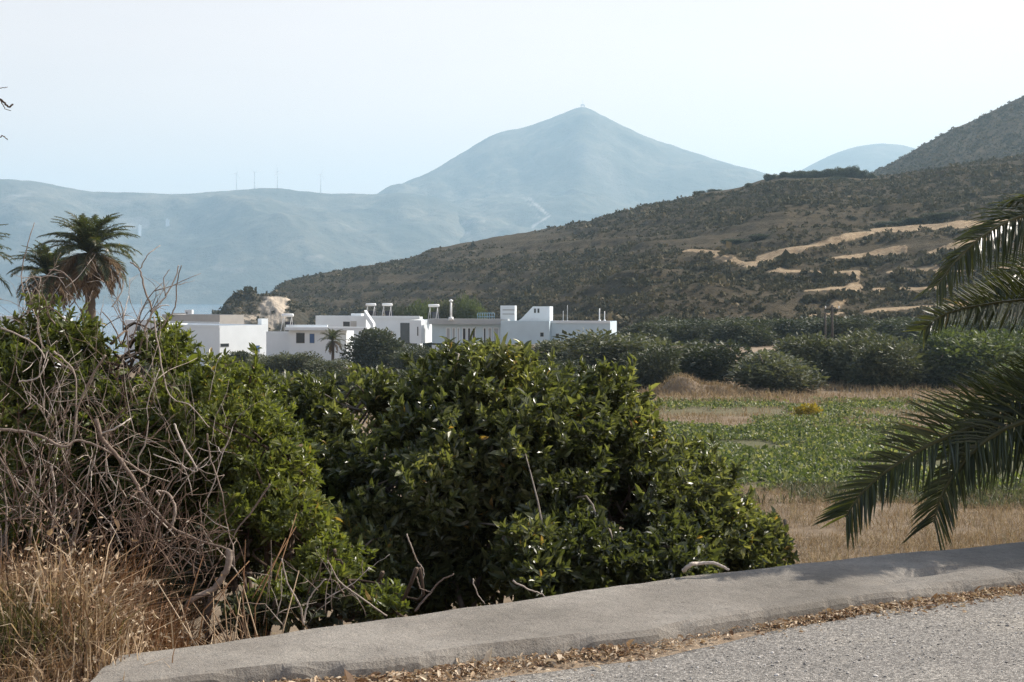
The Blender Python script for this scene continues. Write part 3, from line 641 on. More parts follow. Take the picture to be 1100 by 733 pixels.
near_frond([c0, at(1230, 398, 9.7), at(1130, 428, 9.3), at(1060, 453, 9.0), at(1003, 476, 8.85), at(957, 503, 8.75), at(926, 530, 8.7), at(908, 556, 8.7)], .52, 215, 1, .25, .10, .024, .016, .45, .95, .4)
near_frond([c0, at(1250, 410, 9.5), at(1160, 440, 9.1), at(1095, 455, 8.9), at(1055, 477, 8.8), at(1025, 510, 8.75), at(1010, 536, 8.7), at(1003, 562, 8.7)], .46, 170, 2, .1, .22, .024, .016, .45, .8, .4)
near_frond([c0, at(1260, 320, 9.7), at(1180, 250, 9.4), at(1120, 230, 9.2), at(1075, 242, 9.1), at(1035, 272, 9.0), at(1006, 308, 9.0)], .40, 160, 3, -.1, .35, .022, .015, .4, .7, .35)
near_frond([c0, at(1250, 350, 9.9), at(1170, 325, 9.9), at(1110, 322, 9.8), at(1055, 328, 9.7), at(1015, 338, 9.6), at(990, 356, 9.6)], .36, 150, 4, .3, .05, .022, .015, .4, 1.0, .35)
near_frond([c0, at(1290, 290, 9.6), at(1220, 215, 9.4), at(1160, 200, 9.3), at(1110, 210, 9.3), at(1082, 219, 9.3)], .36, 120, 5, .1, .2)
near_frond([c0, at(1270, 330, 10.2), at(1190, 292, 10.4), at(1130, 285, 10.4), at(1080, 300, 10.4), at(1050, 335, 10.4)], .38, 140, 6, .1, .25, .022, .015, .4, .8, .4)
near_frond([c0, at(1250, 385, 9.7), at(1180, 400, 9.5), at(1130, 412, 9.3), at(1090, 425, 9.2), at(1050, 450, 9.1), at(1020, 490, 9.0)], .42, 140, 8, .2, .15, .022, .015, .4, .8, .45)
near_frond([c0, at(1250, 440, 10), at(1190, 470, 9.9), at(1150, 510, 9.8), at(1130, 560, 9.8)], .38, 110, 7, .3, .2)
q = np.random.default_rng(5)
cand = []
for k in range(700):                              # the rest of the crown, outside the frame
    a = k*2.39996; dx, dy = math.cos(a), math.sin(a); el = -.1+1.55*((k*37) % 700)/700
    d = arch(2.7*(.8+.35*((k*7) % 10)/10), el, 1.45, 30); pts = np.stack([d[:, 0]*dx, d[:, 0]*dy, d[:, 2]], -1)+c0
    uu = pts[:, 0]/np.maximum(pts[:, 1], .5)*F+CX; vv = HY-(pts[:, 2]-EYE)*F/np.maximum(pts[:, 1], .5)
    if ((uu < 1165) & (vv > -70)).any() or pts[:, 1].min() < 6 or (pts[-1, 2] < .5 and sdist(pts[-1, 0], pts[-1, 1]) < .3): continue
    tt = np.maximum(pts[:, 2]-.18, 0)/math.tan(EL); lx = pts[:, 0]-tt*math.sin(AZ); ly = pts[:, 1]-tt*math.cos(AZ); ls = sdist(lx, ly)
    if (ls < np.interp(lx, [.9, 1.6, 2.6, 3.3], [-.12, -.40, -.60, -.95])).mean() > .06: continue
    cand.append((((ls > -.7) & (ls < .15) & (lx > 1.3) & (lx < 3.6)).mean()+.25*((k*13) % 17)/17, k, pts))
cand.sort(key=lambda c: -c[0])
for sc_, k, pts in cand[:88]: near_frond(pts[::6], .42, 110, 20+k, .3, .2)
made = (len(cand), [round(float(c[0]), 2) for c in cand[:88:10]])
print('crown fronds', made)
# ---------------------------------------------------------------- big shrubs
def shrub(name, label, cat, lobes, n_ros, per, leaf, mat, root, barkm, group=None, up=.45, shoots=0, gapt=-.20, aspect=.40, twigs=160, spread=(.25, 1.15), minS=.62):
    """lobes: (px, py, rx_px, ry_px, Y, ry_m): foliage masses standing at depth Y"""
    Lb = []
    for (px, py, rx, ry, Y, rd) in lobes: c = at(px, py, Y); Lb.append((*c, rx*Y/F, rd, ry*Y/F))
    Lb = np.array(Lb); rootp = np.array([*root, float(ground_z(root[0], root[1]))]); o = thing(name, label, cat, rootp, 0, group)
    w = Lb[:, 3]*Lb[:, 5]; w = w/w.sum(); m = n_ros*5; k = rng.choice(len(Lb), m, p=w)
    d = norm(rng.normal(0, 1, (m, 3))); rr = np.clip(1.02-np.abs(rng.normal(0, .30, m)), .2, 1.1)
    lump = 1+.42*fbm(d[:, 0]*2.2+k*3.1, d[:, 2]*2.2+d[:, 1]*1.7, 3, 71)
    C = Lb[k, :3]+d*(rr*lump)[:, None]*Lb[k, 3:]
    # drop rosettes buried in other lobes
    dist = np.min(np.linalg.norm((C[:, None]-Lb[None, :, :3])/Lb[None, :, 3:], axis=-1), axis=1)
    keep = (dist > .5) & (C[:, 2] > ground_z(C[:, 0], C[:, 1])+.03) & ((sdist(C[:, 0], C[:, 1]) > .06+.0*C[:, 2]) | (C[:, 2] > .45)) & (sdist(C[:, 0], C[:, 1]) > -.12)
    gap = fbm(C[:, 0]*2.6, C[:, 2]*2.6+C[:, 1]*1.3, 3, 73); keep &= gap > gapt+.22*np.clip((dist-.85)/.3, 0, 1)
    C = C[keep][:n_ros]; d = d[keep][:n_ros]; n = len(C)
    ax = norm(d*.75+np.array([0, 0, up])+rng.normal(0, .35, (n, 3)))
    if shoots:
        si = np.argsort(-C[:, 2]+rng.normal(0, .25, n))[:shoots]; C = np.concatenate([C]+[C[si]+ax[si]*s_ for s_ in (leaf*1.0, leaf*2.0, leaf*3.0)]); ax = np.concatenate([ax, ax[si], ax[si], ax[si]]); n = len(C)
    base = np.repeat(C, per, 0); A = np.repeat(ax, per, 0); nn = len(base)
    th = rng.uniform(spread[0], spread[1], nn); pr = norm(np.cross(A, rng.normal(0, 1, (nn, 3))))
    D = A*np.cos(th)[:, None]+pr*np.sin(th)[:, None]; Cb = base-A*(rng.random(nn)*leaf*1.1)[:, None]
    Nn = A*np.sin(th)[:, None]-pr*np.cos(th)[:, None]+rng.normal(0, .35, (nn, 3))
    S_ = leaf*np.exp(rng.normal(0, .32, nn)); V, Q, T, pv = leaves_geo(Cb, D, Nn, S_, S_*aspect)
    cl = vnoise(base[:, 0]*2.1, base[:, 2]*2.1+base[:, 1], 6)
    r = np.clip(.18+rng.random(nn)*.62+(cl-.5)*.5+(rng.random(nn) > .988)*.5, 0, 1)
    link('crown', mesh_np('crown', V-rootp.repeat(1), Q, T, {'rnd': np.repeat(r, pv)}), mat, o)
    t = Tubes()
    for (cx, cy, cz, rx, ry, rz) in Lb:
        e = np.array([cx, cy, cz]); a = rootp+rng.normal(0, .12, 3)*np.array([1, 1, 0]); b_ = a*.5+e*.5+rng.normal(0, .12, 3)
        t.add(bez([a-[0, 0, .15], b_, e], 9)-rootp, np.linspace(.03, .009, 9), 6)
    for ii in rng.choice(n, min(twigs, n), False):
        e = C[ii]; l = np.argmin(np.linalg.norm(Lb[:, :3]-e, axis=1)); a = Lb[l, :3]+rng.normal(0, .1, 3)
        t.add(bez([a, (a+e)/2+rng.normal(0, .06, 3), e], 6)-rootp, np.linspace(.012, .004, 6), 4)
    link('branches', t.mesh('branches'), barkm, o); return o
SG = 'leafy shrubs growing behind the concrete wall'
shrub('glossy_shrub', 'tallest glossy dark green shrub in the middle, topped by upright shoots', 'shrub',
      [(508, 468, 85, 70, 9.6, .8), (450, 520, 100, 95, 9.3, .8), (560, 500, 85, 95, 9.4, .8), (460, 600, 80, 50, 9.3, .5), (425, 470, 55, 62, 9.8, .6), (575, 600, 42, 50, 8.4, .45), (580, 458, 45, 38, 9.8, .5), (500, 420, 60, 30, 9.8, .5)],
      9500, 9, .050, M_leaf, (-.3, 8.9), M_bark, SG, shoots=700)
shrub('glossy_shrub', 'lower glossy green shrub sloping down to the right end by the dry grass', 'shrub',
      [(640, 505, 62, 85, 9.6, .7), (628, 448, 24, 22, 9.8, .3), (690, 540, 70, 70, 9.5, .7), (745, 560, 62, 55, 9.5, .6), (795, 580, 48, 42, 9.6, .5), (825, 592, 22, 18, 9.5, .35), (620, 590, 70, 50, 8.6, .5), (700, 595, 70, 36, 8.9, .5), (600, 520, 60, 65, 9.3, .6), (650, 560, 70, 60, 9.9, .4), (640, 600, 90, 40, 9.3, .4), (760, 515, 30, 22, 9.8, .3)],
      8000, 9, .048, M_leaf, (1.1, 9.2), M_bark, SG, shoots=500, gapt=-.34)
shrub('glossy_shrub', 'shadowy glossy shrub left of the tallest one, behind the yellow green bush', 'shrub',
      [(350, 480, 70, 58, 10.2, .7), (310, 452, 55, 32, 10.4, .6), (385, 452, 48, 42, 10.2, .6), (340, 540, 70, 70, 9.6, .7), (385, 600, 60, 60, 8.8, .5), (300, 520, 60, 80, 10, .7)],
      7000, 9, .048, M_leaf, (-1.4, 9.2), M_bark, SG, shoots=480)
LG = 'light green small leaved bushes on the left'
shrub('mastic_bush', 'yellow green small leaved bush hanging toward the left end of the wall', 'bush',
      [(240, 470, 62, 62, 8.1, .5), (288, 510, 54, 70, 7.9, .5), (315, 575, 48, 52, 7.6, .4), (215, 430, 52, 38, 8.4, .5), (350, 610, 42, 36, 7.4, .3), (270, 580, 50, 55, 7.6, .4), (300, 635, 40, 25, 7.2, .25), (410, 645, 26, 18, 7.2, .2)],
      4600, 10, .036, M_lent, (-1.3, 7.5), M_brown, LG, up=.4, shoots=220, aspect=.36, gapt=-.12, twigs=160)
shrub('mastic_bush', 'broad light green bush crowned with bare dead twigs at the left', 'bush',
      [(70, 385, 70, 55, 8.6, .6), (140, 405, 70, 50, 8.6, .6), (20, 430, 60, 70, 8.4, .6), (110, 460, 80, 60, 8.4, .6), (60, 520, 70, 60, 8.2, .5), (175, 500, 60, 70, 8.2, .5), (75, 350, 34, 30, 8.8, .3), (150, 395, 55, 40, 8.9, .5), (110, 370, 40, 30, 8.9, .4), (150, 370, 50, 24, 8.8, .4)],
      4800, 10, .036, M_lent, (-2.9, 8.1), M_brown, LG, up=.45, shoots=260, aspect=.36, gapt=-.14, twigs=160)
shrub('mastic_bush', 'dark low bush in the gap under the dead branches', 'bush',
      [(190, 570, 60, 50, 8.6, .4), (110, 580, 70, 50, 8.6, .4), (30, 570, 60, 50, 8.6, .4), (250, 610, 50, 40, 8.0, .3), (200, 640, 55, 26, 7.6, .3), (330, 650, 45, 20, 7.2, .25), (270, 655, 40, 22, 7.1, .25), (390, 650, 35, 16, 7.3, .2)],
      2200, 9, .042, M_dark, (-2.3, 8.2), M_brown, LG)

# ---------------------------------------------------------------- dead wood on the left
def grow(t, p, d, L, r, depth, q, gravity=.0, bend=.35, cap=None):
    n = max(5, int(L/.07)); pts = [p]; dd = d
    for k in range(n):
        dd = norm(dd+q.normal(0, bend*.45, 3)+np.array([0, 0, -gravity*.1])); pts.append(pts[-1]+dd*L/n)
    pts = np.array(pts); t.add(pts, np.linspace(r, r*.35, len(pts)), 5 if r > .006 else 4)
    if depth > 0:
        for _ in range(q.integers(2, 5)):
            i = q.integers(n//3, n+1); nd = norm(norm(pts[i]-pts[i-1])*.8+q.normal(0, .6, 3)+np.array([0, 0, .1])); grow(t, pts[i], nd, L*q.uniform(.35, .7), r*.6, depth-1, q, gravity, bend)
def traced(t, P, Y, r, sides=6, jit=.04, seed=0):
    q = np.random.default_rng(seed); pts = np.array([at(a, b, Y+q.normal(0, jit*.5)) for a, b in P]); pb = bez(pts, max(12, 5*len(P))); pb = pb+q.normal(0, .0016, pb.shape)
    t.add(pb, np.linspace(r, r*.55, len(pb)), sides)
def dead(name, label, traces, grows, root, mat=M_deadwood, group='dead shrubs tangled on the left', cat='dead shrub'):
    rootp = np.array([*root, float(ground_z(*root))]); o = thing(name, label, cat, rootp, 0, group); t = Tubes(); q = np.random.default_rng(abs(hash(label)) % 1000 if False else len(label))
    for k, (P, Y, r) in enumerate(traces): traced(t, P, Y, r*.68, 6, .04, k)
    for (px, py, Y, dx, dz, L, r, dep, num) in grows:
        for _ in range(num):
            p = at(px+q.normal(0, 18), py+q.normal(0, 14), Y+q.normal(0, .2)); grow(t, p, norm(np.array([dx+q.normal(0, .35), q.normal(0, .4), dz+q.normal(0, .25)])), L*q.uniform(.7, 1.2), r, dep, q)
    me = t.mesh('branches'); co = np.zeros(len(me.vertices)*3, np.float32); me.vertices.foreach_get('co', co); co = co.reshape(-1, 3)-rootp.astype(np.float32); me.vertices.foreach_set('co', co.ravel()); me.update()
    link('branches', me, mat, o); return o
dead('dead_shrub', 'bleached dead shrub whose long pale limb slants down to the right',
     [([(104, 450), (108, 468), (125, 490), (142, 512), (155, 535), (175, 558), (190, 570), (215, 581), (247, 591)], 6.9, .016),
      ([(-10, 461), (20, 463), (40, 467), (68, 480), (85, 473), (110, 482), (132, 494), (162, 513)], 7.0, .013),
      ([(247, 591), (244, 610), (230, 632), (205, 645), (195, 665)], 6.85, .028),
      ([(108, 466), (125, 460), (140, 450)], 6.9, .009), ([(185, 565), (188, 545), (180, 530), (168, 528), (172, 532)], 6.8, .012),
      ([(187, 455), (197, 478), (212, 506), (190, 498), (165, 488)], 7.0, .007), ([(222, 466), (226, 492), (238, 528), (243, 560)], 7.0, .007),
      ([(290, 520), (272, 548), (255, 568), (245, 588)], 6.9, .008), ([(247, 470), (232, 495), (220, 500)], 7.1, .005),
      ([(165, 340), (180, 420), (205, 436), (225, 460)], 7.3, .006)],
     [(235, 610, 7.0, -.3, .8, .35, .005, 1, 5), (190, 570, 7.1, -.1, .9, .45, .005, 2, 3), (120, 530, 7.2, 0, .9, .5, .005, 1, 5), (200, 520, 7.3, .2, .8, .4, .004, 1, 4)], (-1.6, 7.3))
dead('dead_shrub', 'dead shrub at the left border with curved forked grey twigs',
     [([(58, 378), (68, 386), (80, 402), (82, 440)], 7.2, .008), ([(113, 382), (97, 408), (83, 440), (80, 470), (72, 490)], 7.1, .010), ([(0, 352), (20, 360), (40, 372), (48, 385)], 7.2, .008),
      ([(-5, 484), (10, 510), (20, 540), (22, 560), (18, 575)], 6.9, .008), ([(20, 410), (40, 406), (52, 386)], 7.2, .008), ([(30, 440), (40, 430), (28, 420)], 7.2, .006),
      ([(15, 512), (30, 530), (40, 515)], 6.9, .006), ([(55, 500), (60, 540), (50, 590)], 7.2, .009), ([(78, 585), (85, 555), (80, 525), (95, 500)], 7.0, .008)],
     [(20, 600, 7.3, .1, .9, .6, .007, 2, 3), (70, 600, 7.3, .0, .9, .6, .006, 2, 3), (60, 490, 7.3, .1, .8, .35, .005, 1, 6), (100, 590, 7.2, .1, .9, .5, .005, 1, 5), (10, 530, 7.1, .4, .7, .5, .005, 1, 4)], (-2.6, 7.4))
dead('dead_shrub', 'leafless twigs rising bare against the bay above the light green bush',
     [([(150, 380), (155, 355), (163, 335), (155, 310), (150, 290), (140, 282)], 8.4, .011), ([(163, 335), (178, 318), (188, 300), (192, 285)], 8.4, .009), ([(178, 318), (176, 300), (182, 290)], 8.4, .006),
      ([(150, 290), (158, 275), (172, 264)], 8.4, .006), ([(160, 370), (175, 350), (188, 330), (190, 305), (195, 285)], 8.5, .008), ([(158, 345), (170, 330), (182, 328)], 8.3, .007),
      ([(52, 291), (63, 291), (75, 300), (82, 317), (75, 330)], 8.2, .008), ([(60, 350), (50, 335), (42, 315), (32, 305)], 8.2, .008), ([(80, 400), (65, 390), (45, 370), (40, 340), (52, 330), (72, 345)], 8.0, .008),
      ([(25, 315), (23, 295), (30, 262), (37, 240)], 8.4, .006), ([(120, 330), (130, 315), (133, 300)], 8.4, .007), ([(130, 370), (122, 350), (110, 335)], 8.3, .007)],
     [(160, 385, 8.5, .1, 1, .38, .006, 2, 4), (70, 370, 8.4, 0, 1, .35, .006, 2, 4), (10, 360, 8.4, .1, 1, .3, .006, 2, 3), (120, 395, 8.4, .0, 1, .35, .006, 2, 3)], (-2.4, 8.4))
dead('dead_bramble', 'tangle of thin pinkish brown dry stems arching over the weeds below the pale limb', [], [(60, 590, 7.0, .1, .8, .4, .0035, 1, 26), (150, 600, 6.9, .0, .8, .38, .0035, 1, 30), (205, 615, 6.85, -.1, .8, .3, .0035, 1, 22), (20, 540, 7.1, .2, .7, .5, .0035, 1, 16), (120, 480, 7.2, .1, .6, .4, .003, 1, 16)], (-1.9, 7.0), M_bramble, cat='dead shrub')
dead('dead_bramble', 'fine bare twigs poking out of the light green bush above the pale limb', [], [(60, 440, 7.5, .1, .8, .4, .0028, 1, 10), (130, 430, 7.5, .0, .9, .32, .0026, 1, 9), (200, 470, 7.5, -.1, .8, .34, .0026, 1, 11), (20, 400, 7.6, .2, .7, .32, .0026, 1, 6)], (-2.1, 7.5), M_deadwood, cat='dead shrub')
dead('dead_shrub', 'small forked white dead branch standing out in the dark hollow by the wall',
     [([(446, 657), (455, 645), (463, 636), (472, 625), (487, 617)], 6.95, .009), ([(448, 620), (452, 632), (463, 636)], 6.95, .006)], [], (-.45, 7.0), group=None)
dead('dead_shrub', 'thin dry twigs curving up just left of the white forked branch',
     [([(326, 672), (322, 650), (308, 625), (303, 600)], 6.7, .008), ([(326, 672), (330, 650), (338, 635), (350, 622)], 6.7, .007), ([(415, 662), (385, 640), (365, 625), (352, 602)], 6.8, .007), ([(370, 640), (360, 625), (345, 622)], 6.8, .005), ([(292, 600), (288, 632), (283, 672)], 6.7, .005)],
     [(360, 655, 6.9, .0, .6, .22, .003, 1, 5), (300, 660, 6.7, .1, .8, .25, .0035, 1, 5)], (-1.0, 6.95), group=None)
dead('dead_tree', 'bare twig tips reaching in at the upper left border', [([(-120, 60), (-60, 90), (-20, 100), (0, 107), (9, 115), (14, 112)], 7.5, .012), ([(0, 107), (6, 117), (12, 119)], 7.5, .004), ([(-10, 98), (0, 95), (8, 94)], 7.5, .004), ([(-60, 90), (-30, 130), (-5, 148), (3, 146), (8, 150)], 7.5, .006), ([(-130, 500), (-150, 330), (-130, 180), (-120, 60)], 7.5, .04), ([(-150, 330), (-220, 200), (-240, 80)], 7.6, .025), ([(-130, 500), (-135, 620), (-128, 720)], 7.4, .055)],
     [(-120, 70, 7.5, -.6, .9, .8, .008, 2, 4)], (-3.3, 6.9), M_brown, None, 'dead tree')
dead('dead_twig', 'thin bent bleached twig above the white forked branch', [([(437, 574), (443, 590), (449, 605), (455, 614), (452, 640)], 7.3, .006)], [], (-.43, 7.3), group=None, cat='twig')
dead('dead_twig', 'short thin dry twig leaning in the dark hollow right of the forked branch', [([(508, 622), (512, 636), (521, 650)], 7.05, .005)], [], (-.15, 7.1), group=None, cat='twig')
dead('dead_twig', 'pale low twig reaching over the wall edge below the bright green shoots', [([(551, 624), (565, 632), (580, 638), (588, 643)], 7.2, .008)], [], (.1, 7.2), group=None, cat='twig')
t = Tubes(); b0 = np.array([1.05, 7.5, .2]); traced(t, [(734, 613), (742, 607), (752, 605.5), (768, 605), (776, 609), (783, 612)], 7.52, .012, 7, .02, 3); me = t.mesh('dead_branch')
tag(link('dead_branch', me, M_deadwood), 'curved bleached branch lying along the back edge of the wall', 'branch')
t = Tubes(); traced(t, [(985, 648), (1005, 645), (1020, 641), (1034, 635)], 7.35, .006, 6, .0, 4); co = t.V[0]; co[:, 2] = .125+(co[:, 2]-co[:, 2].mean())*.15
tag(link('dry_stick', t.mesh('dry_stick'), M_straw), 'thin pale dry stick lying in the gutter litter', 'stick')

# ---------------------------------------------------------------- grasses and litter
def scatter(n, f):
    out = f(n); return out
def ground_pts(x, y): return np.stack([x, y, ground_z(x, y)], -1)
# bottom-left tuft and dry weeds
n = 7000; x = rng.normal(-2.15, .30, n); y = rng.normal(6.05, .34, n); s = sdist(x, y); k = (x < -1.42+rng.normal(0, .12, n)) & (y > 5.2); B = ground_pts(x[k], y[k]); hgt = (.10+.26*sstep(5.3, 6.2, B[:, 1]))*rng.uniform(.4, 1.2, len(B)); 
kind(link('dry_roadside_grass', blades_mesh('dry_roadside_grass', B, hgt, .007, .6), M_straw), 'stuff')
n = 1800; x = rng.normal(-2.1, .12, n); y = rng.normal(6.05, .14, n); B = ground_pts(x, y); kind(link('green_roadside_grass', blades_mesh('green_roadside_grass', B, rng.uniform(.15, .38, n), .008, .4), M_green), 'stuff')
n = 5200; x = rng.uniform(-3.6, -.75, n); y = yback(x)+rng.gamma(1.6, .26, n)+.05+.25*sstep(-1.6, -2.4, x); B = ground_pts(x, y); k = vnoise(x*3.6, y*3.6, 17) > .42; B = B[k]; B[:, 2] += rng.random(len(B))**2*.32
kind(link('dry_weeds', blades_mesh('dry_weeds', B, rng.uniform(.10, .34, len(B)), .008, 1.0, None, .1), M_straw), 'stuff')
n = 4000; cl = np.array([[-1.50, 6.7], [-1.9, 6.85], [-1.2, 6.75], [-2.5, 7.0], [-1.7, 7.2], [-1.6, 7.0], [-1.75, 7.45], [-1.85, 7.8]]); w = rng.integers(0, 8, n); x = cl[w, 0]+rng.normal(0, .09, n); y = cl[w, 1]+rng.normal(0, .12, n); B = ground_pts(x, y)
kind(link('rusty_dry_weeds', blades_mesh('rusty_dry_weeds', B, rng.uniform(.2, .65, n), .007, .45), M_rust), 'stuff')
n = 12000; x = rng.uniform(-3.4, -.8, n); y = yback(x)+.05+rng.gamma(1.7, .3, n); C = ground_pts(x, y); C[:, 2] += rng.gamma(1.3, .16, n)*sstep(-.6, -1.6, x); k = (vnoise(x*4, y*4+C[:, 2]*5, 19) > .42) & (C[:, 2] < .75); C = C[k]; n = len(C); D = rng.normal(0, 1, (n, 3)); S_ = .024*np.exp(rng.normal(0, .3, n)); V, Q, T, pv = leaves_geo(C, D, rng.normal(0, 1, (n, 3)), S_, S_*.4, .3, .3)
kind(link('withered_leaves', mesh_np('withered_leaves', V, Q, T, {'rnd': np.repeat(rng.random(n), pv)}), M_litter), 'stuff')
# tall leaning dry canes, right part of the tangle
o = thing('dry_cane_clump', 'fan of straight leaning dry canes at the left end of the wall', 'dry plant', (-1.25, 6.55, float(ground_z(-1.25, 6.55)))); t = Tubes(); q = np.random.default_rng(3)
for k in range(34):
    a = np.array([-1.25+q.normal(0, .16), 6.5+q.normal(0, .1), -.15])-np.array(o.location); dirv = norm(np.array([-.45+q.normal(0, .3), q.normal(.1, .2), 1])); L = q.uniform(.22, .55); t.add([a, a+dirv*L*.5+q.normal(0, .02, 3), a+dirv*L+q.normal(0, .05, 3)], [.005, .004, .002], 5)
link('canes', t.mesh('canes'), M_straw, o)
o = thing('dry_cane_clump', 'upright thin dry stalks standing between the dead limb and the wall', 'dry plant', (-1.75, 6.75, float(ground_z(-1.75, 6.75)))); t = Tubes()
for k in range(26):
    a = np.array([-1.8+q.normal(0, .35), 6.75+q.normal(0, .2), -.15])-np.array(o.location); dirv = norm(np.array([q.normal(0, .22), q.normal(0, .2), 1])); L = q.uniform(.25, .7); t.add([a, a+dirv*L*.5+q.normal(0, .03, 3), a+dirv*L+q.normal(0, .06, 3)], [.005, .004, .002], 4)
link('canes', t.mesh('canes'), M_rust, o)
# dry grass below the wall on the right, and bands across the field
def band(name, n, y0, y1, u0, u1, h, w, mat, thr=.0, lean=.4, seed=0):
    y = rng.uniform(y0, y1, n)+0; u = rng.uniform(u0, u1, n); x = u*y; wob = fbm(x*.12, y*.12, 3, 21)*3; y = y-wob*.6; x = u*y; k = vnoise(x*.5, y*.5, 23+seed) > thr; B = ground_pts(x[k], y[k]); m = len(B)
    hh = h*rng.uniform(.4, 1.1, m)*(.7+.6*vnoise(B[:, 0]*.35, B[:, 1]*.35, 29)); kind(link(name, blades_mesh(name, B, hh, w, lean), mat), 'stuff')
band('dry_field_grass', 60000, 15, 46, .10, .55, .38, .014, M_drygrass, .18, 1.0)
band('dry_strip_grass', 7000, 68, 79, .04, .46, .35, .03, M_drygrass, .42, .8)
band('dry_edge_grass', 12000, 88, 112, .03, .46, .65, .04, M_drygrass, .25, .7)
band('sparse_strip_grass', 2500, 78, 89, .04, .46, .3, .04, M_drygrass, .4)
# crop
def crops(name, n, y0, y1, thr, size):
    y = rng.uniform(y0, y1, n); u = rng.uniform(.03, .5, n); x = u*y; wob = fbm(x*.12, y*.12, 3, 21)*3; y = y-wob*.6; x = u*y; d = vnoise(x*.28, y*.28, 33)*.7+vnoise(x*1.2, y*1.2, 35)*.3; k = d > thr; B = ground_pts(x[k], y[k]); m = len(B); per = 7
    C = np.repeat(B, per, 0)+rng.normal(0, .13, (m*per, 3))*np.array([1, 1, .3])+np.array([0, 0, .10]); D = rng.normal(0, 1, (m*per, 3))+np.array([0, 0, .5]); Nn = rng.normal(0, .6, (m*per, 3))+np.array([0, 0, 1]); S_ = size*np.exp(rng.normal(0, .3, m*per))
    V, Q, T, pv = flat_geo(C, D, Nn, S_, S_*.7); kind(link(name, mesh_np(name, V, Q, None, {'rnd': np.repeat(rng.random(m*per), pv)}), M_crop), 'stuff')
crops('crop_leaves', 24000, 45, 70, .43, .125); crops('far_crop_leaves', 12000, 68, 92, .45, .12)
# low grey-green weeds at the near edge of the field
band('field_edge_weeds', 5000, 42.5, 46.5, .12, .4, .4, .05, M_olive, .4)
# mound of dry earth left of the trees
# litter in the gutter and on the verge
n = 24000; x = rng.uniform(-3.4, 4.3, n); off = 1.0/.86+.02+rng.gamma(1.5, .085, n)*(1+1.6*sstep(1.0, -1.6, x)); wall_w = np.interp(x, wx, yback(wx)-yf); y = yback(x)-np.where(x > -1.62, wall_w, .5)-rng.gamma(1.0, .055, n)*(1+1.2*sstep(1.5, -1.5, x))-.01; C = np.stack([x, y, .095+rng.random(n)*.03], -1)
k = rng.random(n) < .12+.88*sstep(.22, .55, vnoise(x*3, y*3, 37)); C = C[k]; n = len(C); D = rng.normal(0, 1, (n, 3))*np.array([1, 1, .35]); Nn = rng.normal(0, .5, (n, 3))+np.array([0, 0, 1]); S_ = .016*np.exp(rng.normal(0, .5, n)); V, Q, T, pv = leaves_geo(C, D, Nn, S_, S_*.45, .3, .2)
kind(link('leaf_litter', mesh_np('leaf_litter', V, Q, T, {'rnd': np.repeat(rng.random(n), pv)}), M_litter), 'stuff')
n = 16000; x = np.concatenate([rng.normal(-2.0, .7, 7000), rng.uniform(-3.2, .4, 9000)]); y = np.concatenate([rng.normal(6.0, .5, 7000), yback(x[7000:])+rng.gamma(1.5, .4, 9000)]); k = (x < -1.35) | (sdist(x, y) > .15); x = x[k]; y = y[k]; n = len(x); C = np.stack([x, y, ground_z(x, y)+.015+rng.random(n)*.05], -1); D = rng.normal(0, 1, (n, 3))*np.array([1, 1, .5]); Nn = rng.normal(0, .5, (n, 3))+np.array([0, 0, 1]); S_ = .022*np.exp(rng.normal(0, .4, n)); V, Q, T, pv = leaves_geo(C, D, Nn, S_, S_*.5, .3, .2)
kind(link('dead_leaf_litter', mesh_np('dead_leaf_litter', V, Q, T, {'rnd': np.repeat(rng.random(n), pv)}), M_litter), 'stuff')
# loose stones on the road
n = 2600; x = rng.uniform(-2.5, 5, n); y = yback(x)-1.3-rng.gamma(1.6, .35, n); P = np.stack([x, y, .110+0*x], -1); I1, IT1 = ico(1); per = len(I1); R_ = .0035*np.exp(rng.normal(0, .45, n)); V = P[:, None]+I1[None]*R_[:, None, None]*(1+rng.normal(0, .18, (n, per)))[..., None]*np.array([1, 1, .7]); T = (IT1[None]+(np.arange(n)*per)[:, None, None]).reshape(-1, 3)
kind(link('road_gravel', mesh_np('road_gravel', V.reshape(-1, 3), None, T, {'rnd': np.repeat(rng.random(n), per)}), leafmat('road_stone', [(0, (.16, .15, .14)), (.6, (.34, .32, .29)), (1, (.55, .52, .48))], .9, .0, (1, 1, 1), .2)), 'stuff')
# dry earth mound
me = bpy.data.meshes.new('earth_mound'); gx, gy = np.meshgrid(np.linspace(-4, 4, 60), np.linspace(-2.5, 2.5, 40)); mx = (733-CX)/F*99; gz = 1.5*np.exp(-(gx/2.0)**2-(gy/1.2)**2)+.7*np.exp(-((gx-3)/1.0)**2-(gy/1.0)**2)+fbm(gx, gy, 4, 44)*.25-.3
gzg = ground_z(gx+mx, gy+98); moundm = grid_mesh('earth_mound', gx+mx, gy+98, gzg+gz, {'green': gz*0, 'verge': gz*0+.5}); kind(link('earth_mound', moundm, bpy.data.materials['dry_earth']), 'structure')
n = 4500; ii = rng.integers(0, len(moundm.vertices), n); co = np.zeros(len(moundm.vertices)*3); moundm.vertices.foreach_get('co', co); B = co.reshape(-1, 3)[ii]+rng.normal(0, .08, (n, 3))*np.array([1, 1, 0]); kind(link('mound_grass', blades_mesh('mound_grass', B, rng.uniform(.2, .5, n), .035, .8), M_drygrass), 'stuff')
gx, gy = np.meshgrid(np.linspace(-6, 6, 50), np.linspace(-9, 9, 40)); X0 = (845-CX)/F*158; kind(link('bare_earth_patch', grid_mesh('bare_earth_patch', gx+X0, gy+158, ground_z(gx+X0, gy+158)+.06-.5*sstep(.8, 1, np.hypot(gx/6, gy/9)+fbm(gx*.5, gy*.5, 3, 4)*.1), {'green': gx*0, 'verge': gx*0+1}), bpy.data.materials['dry_earth']), 'structure')

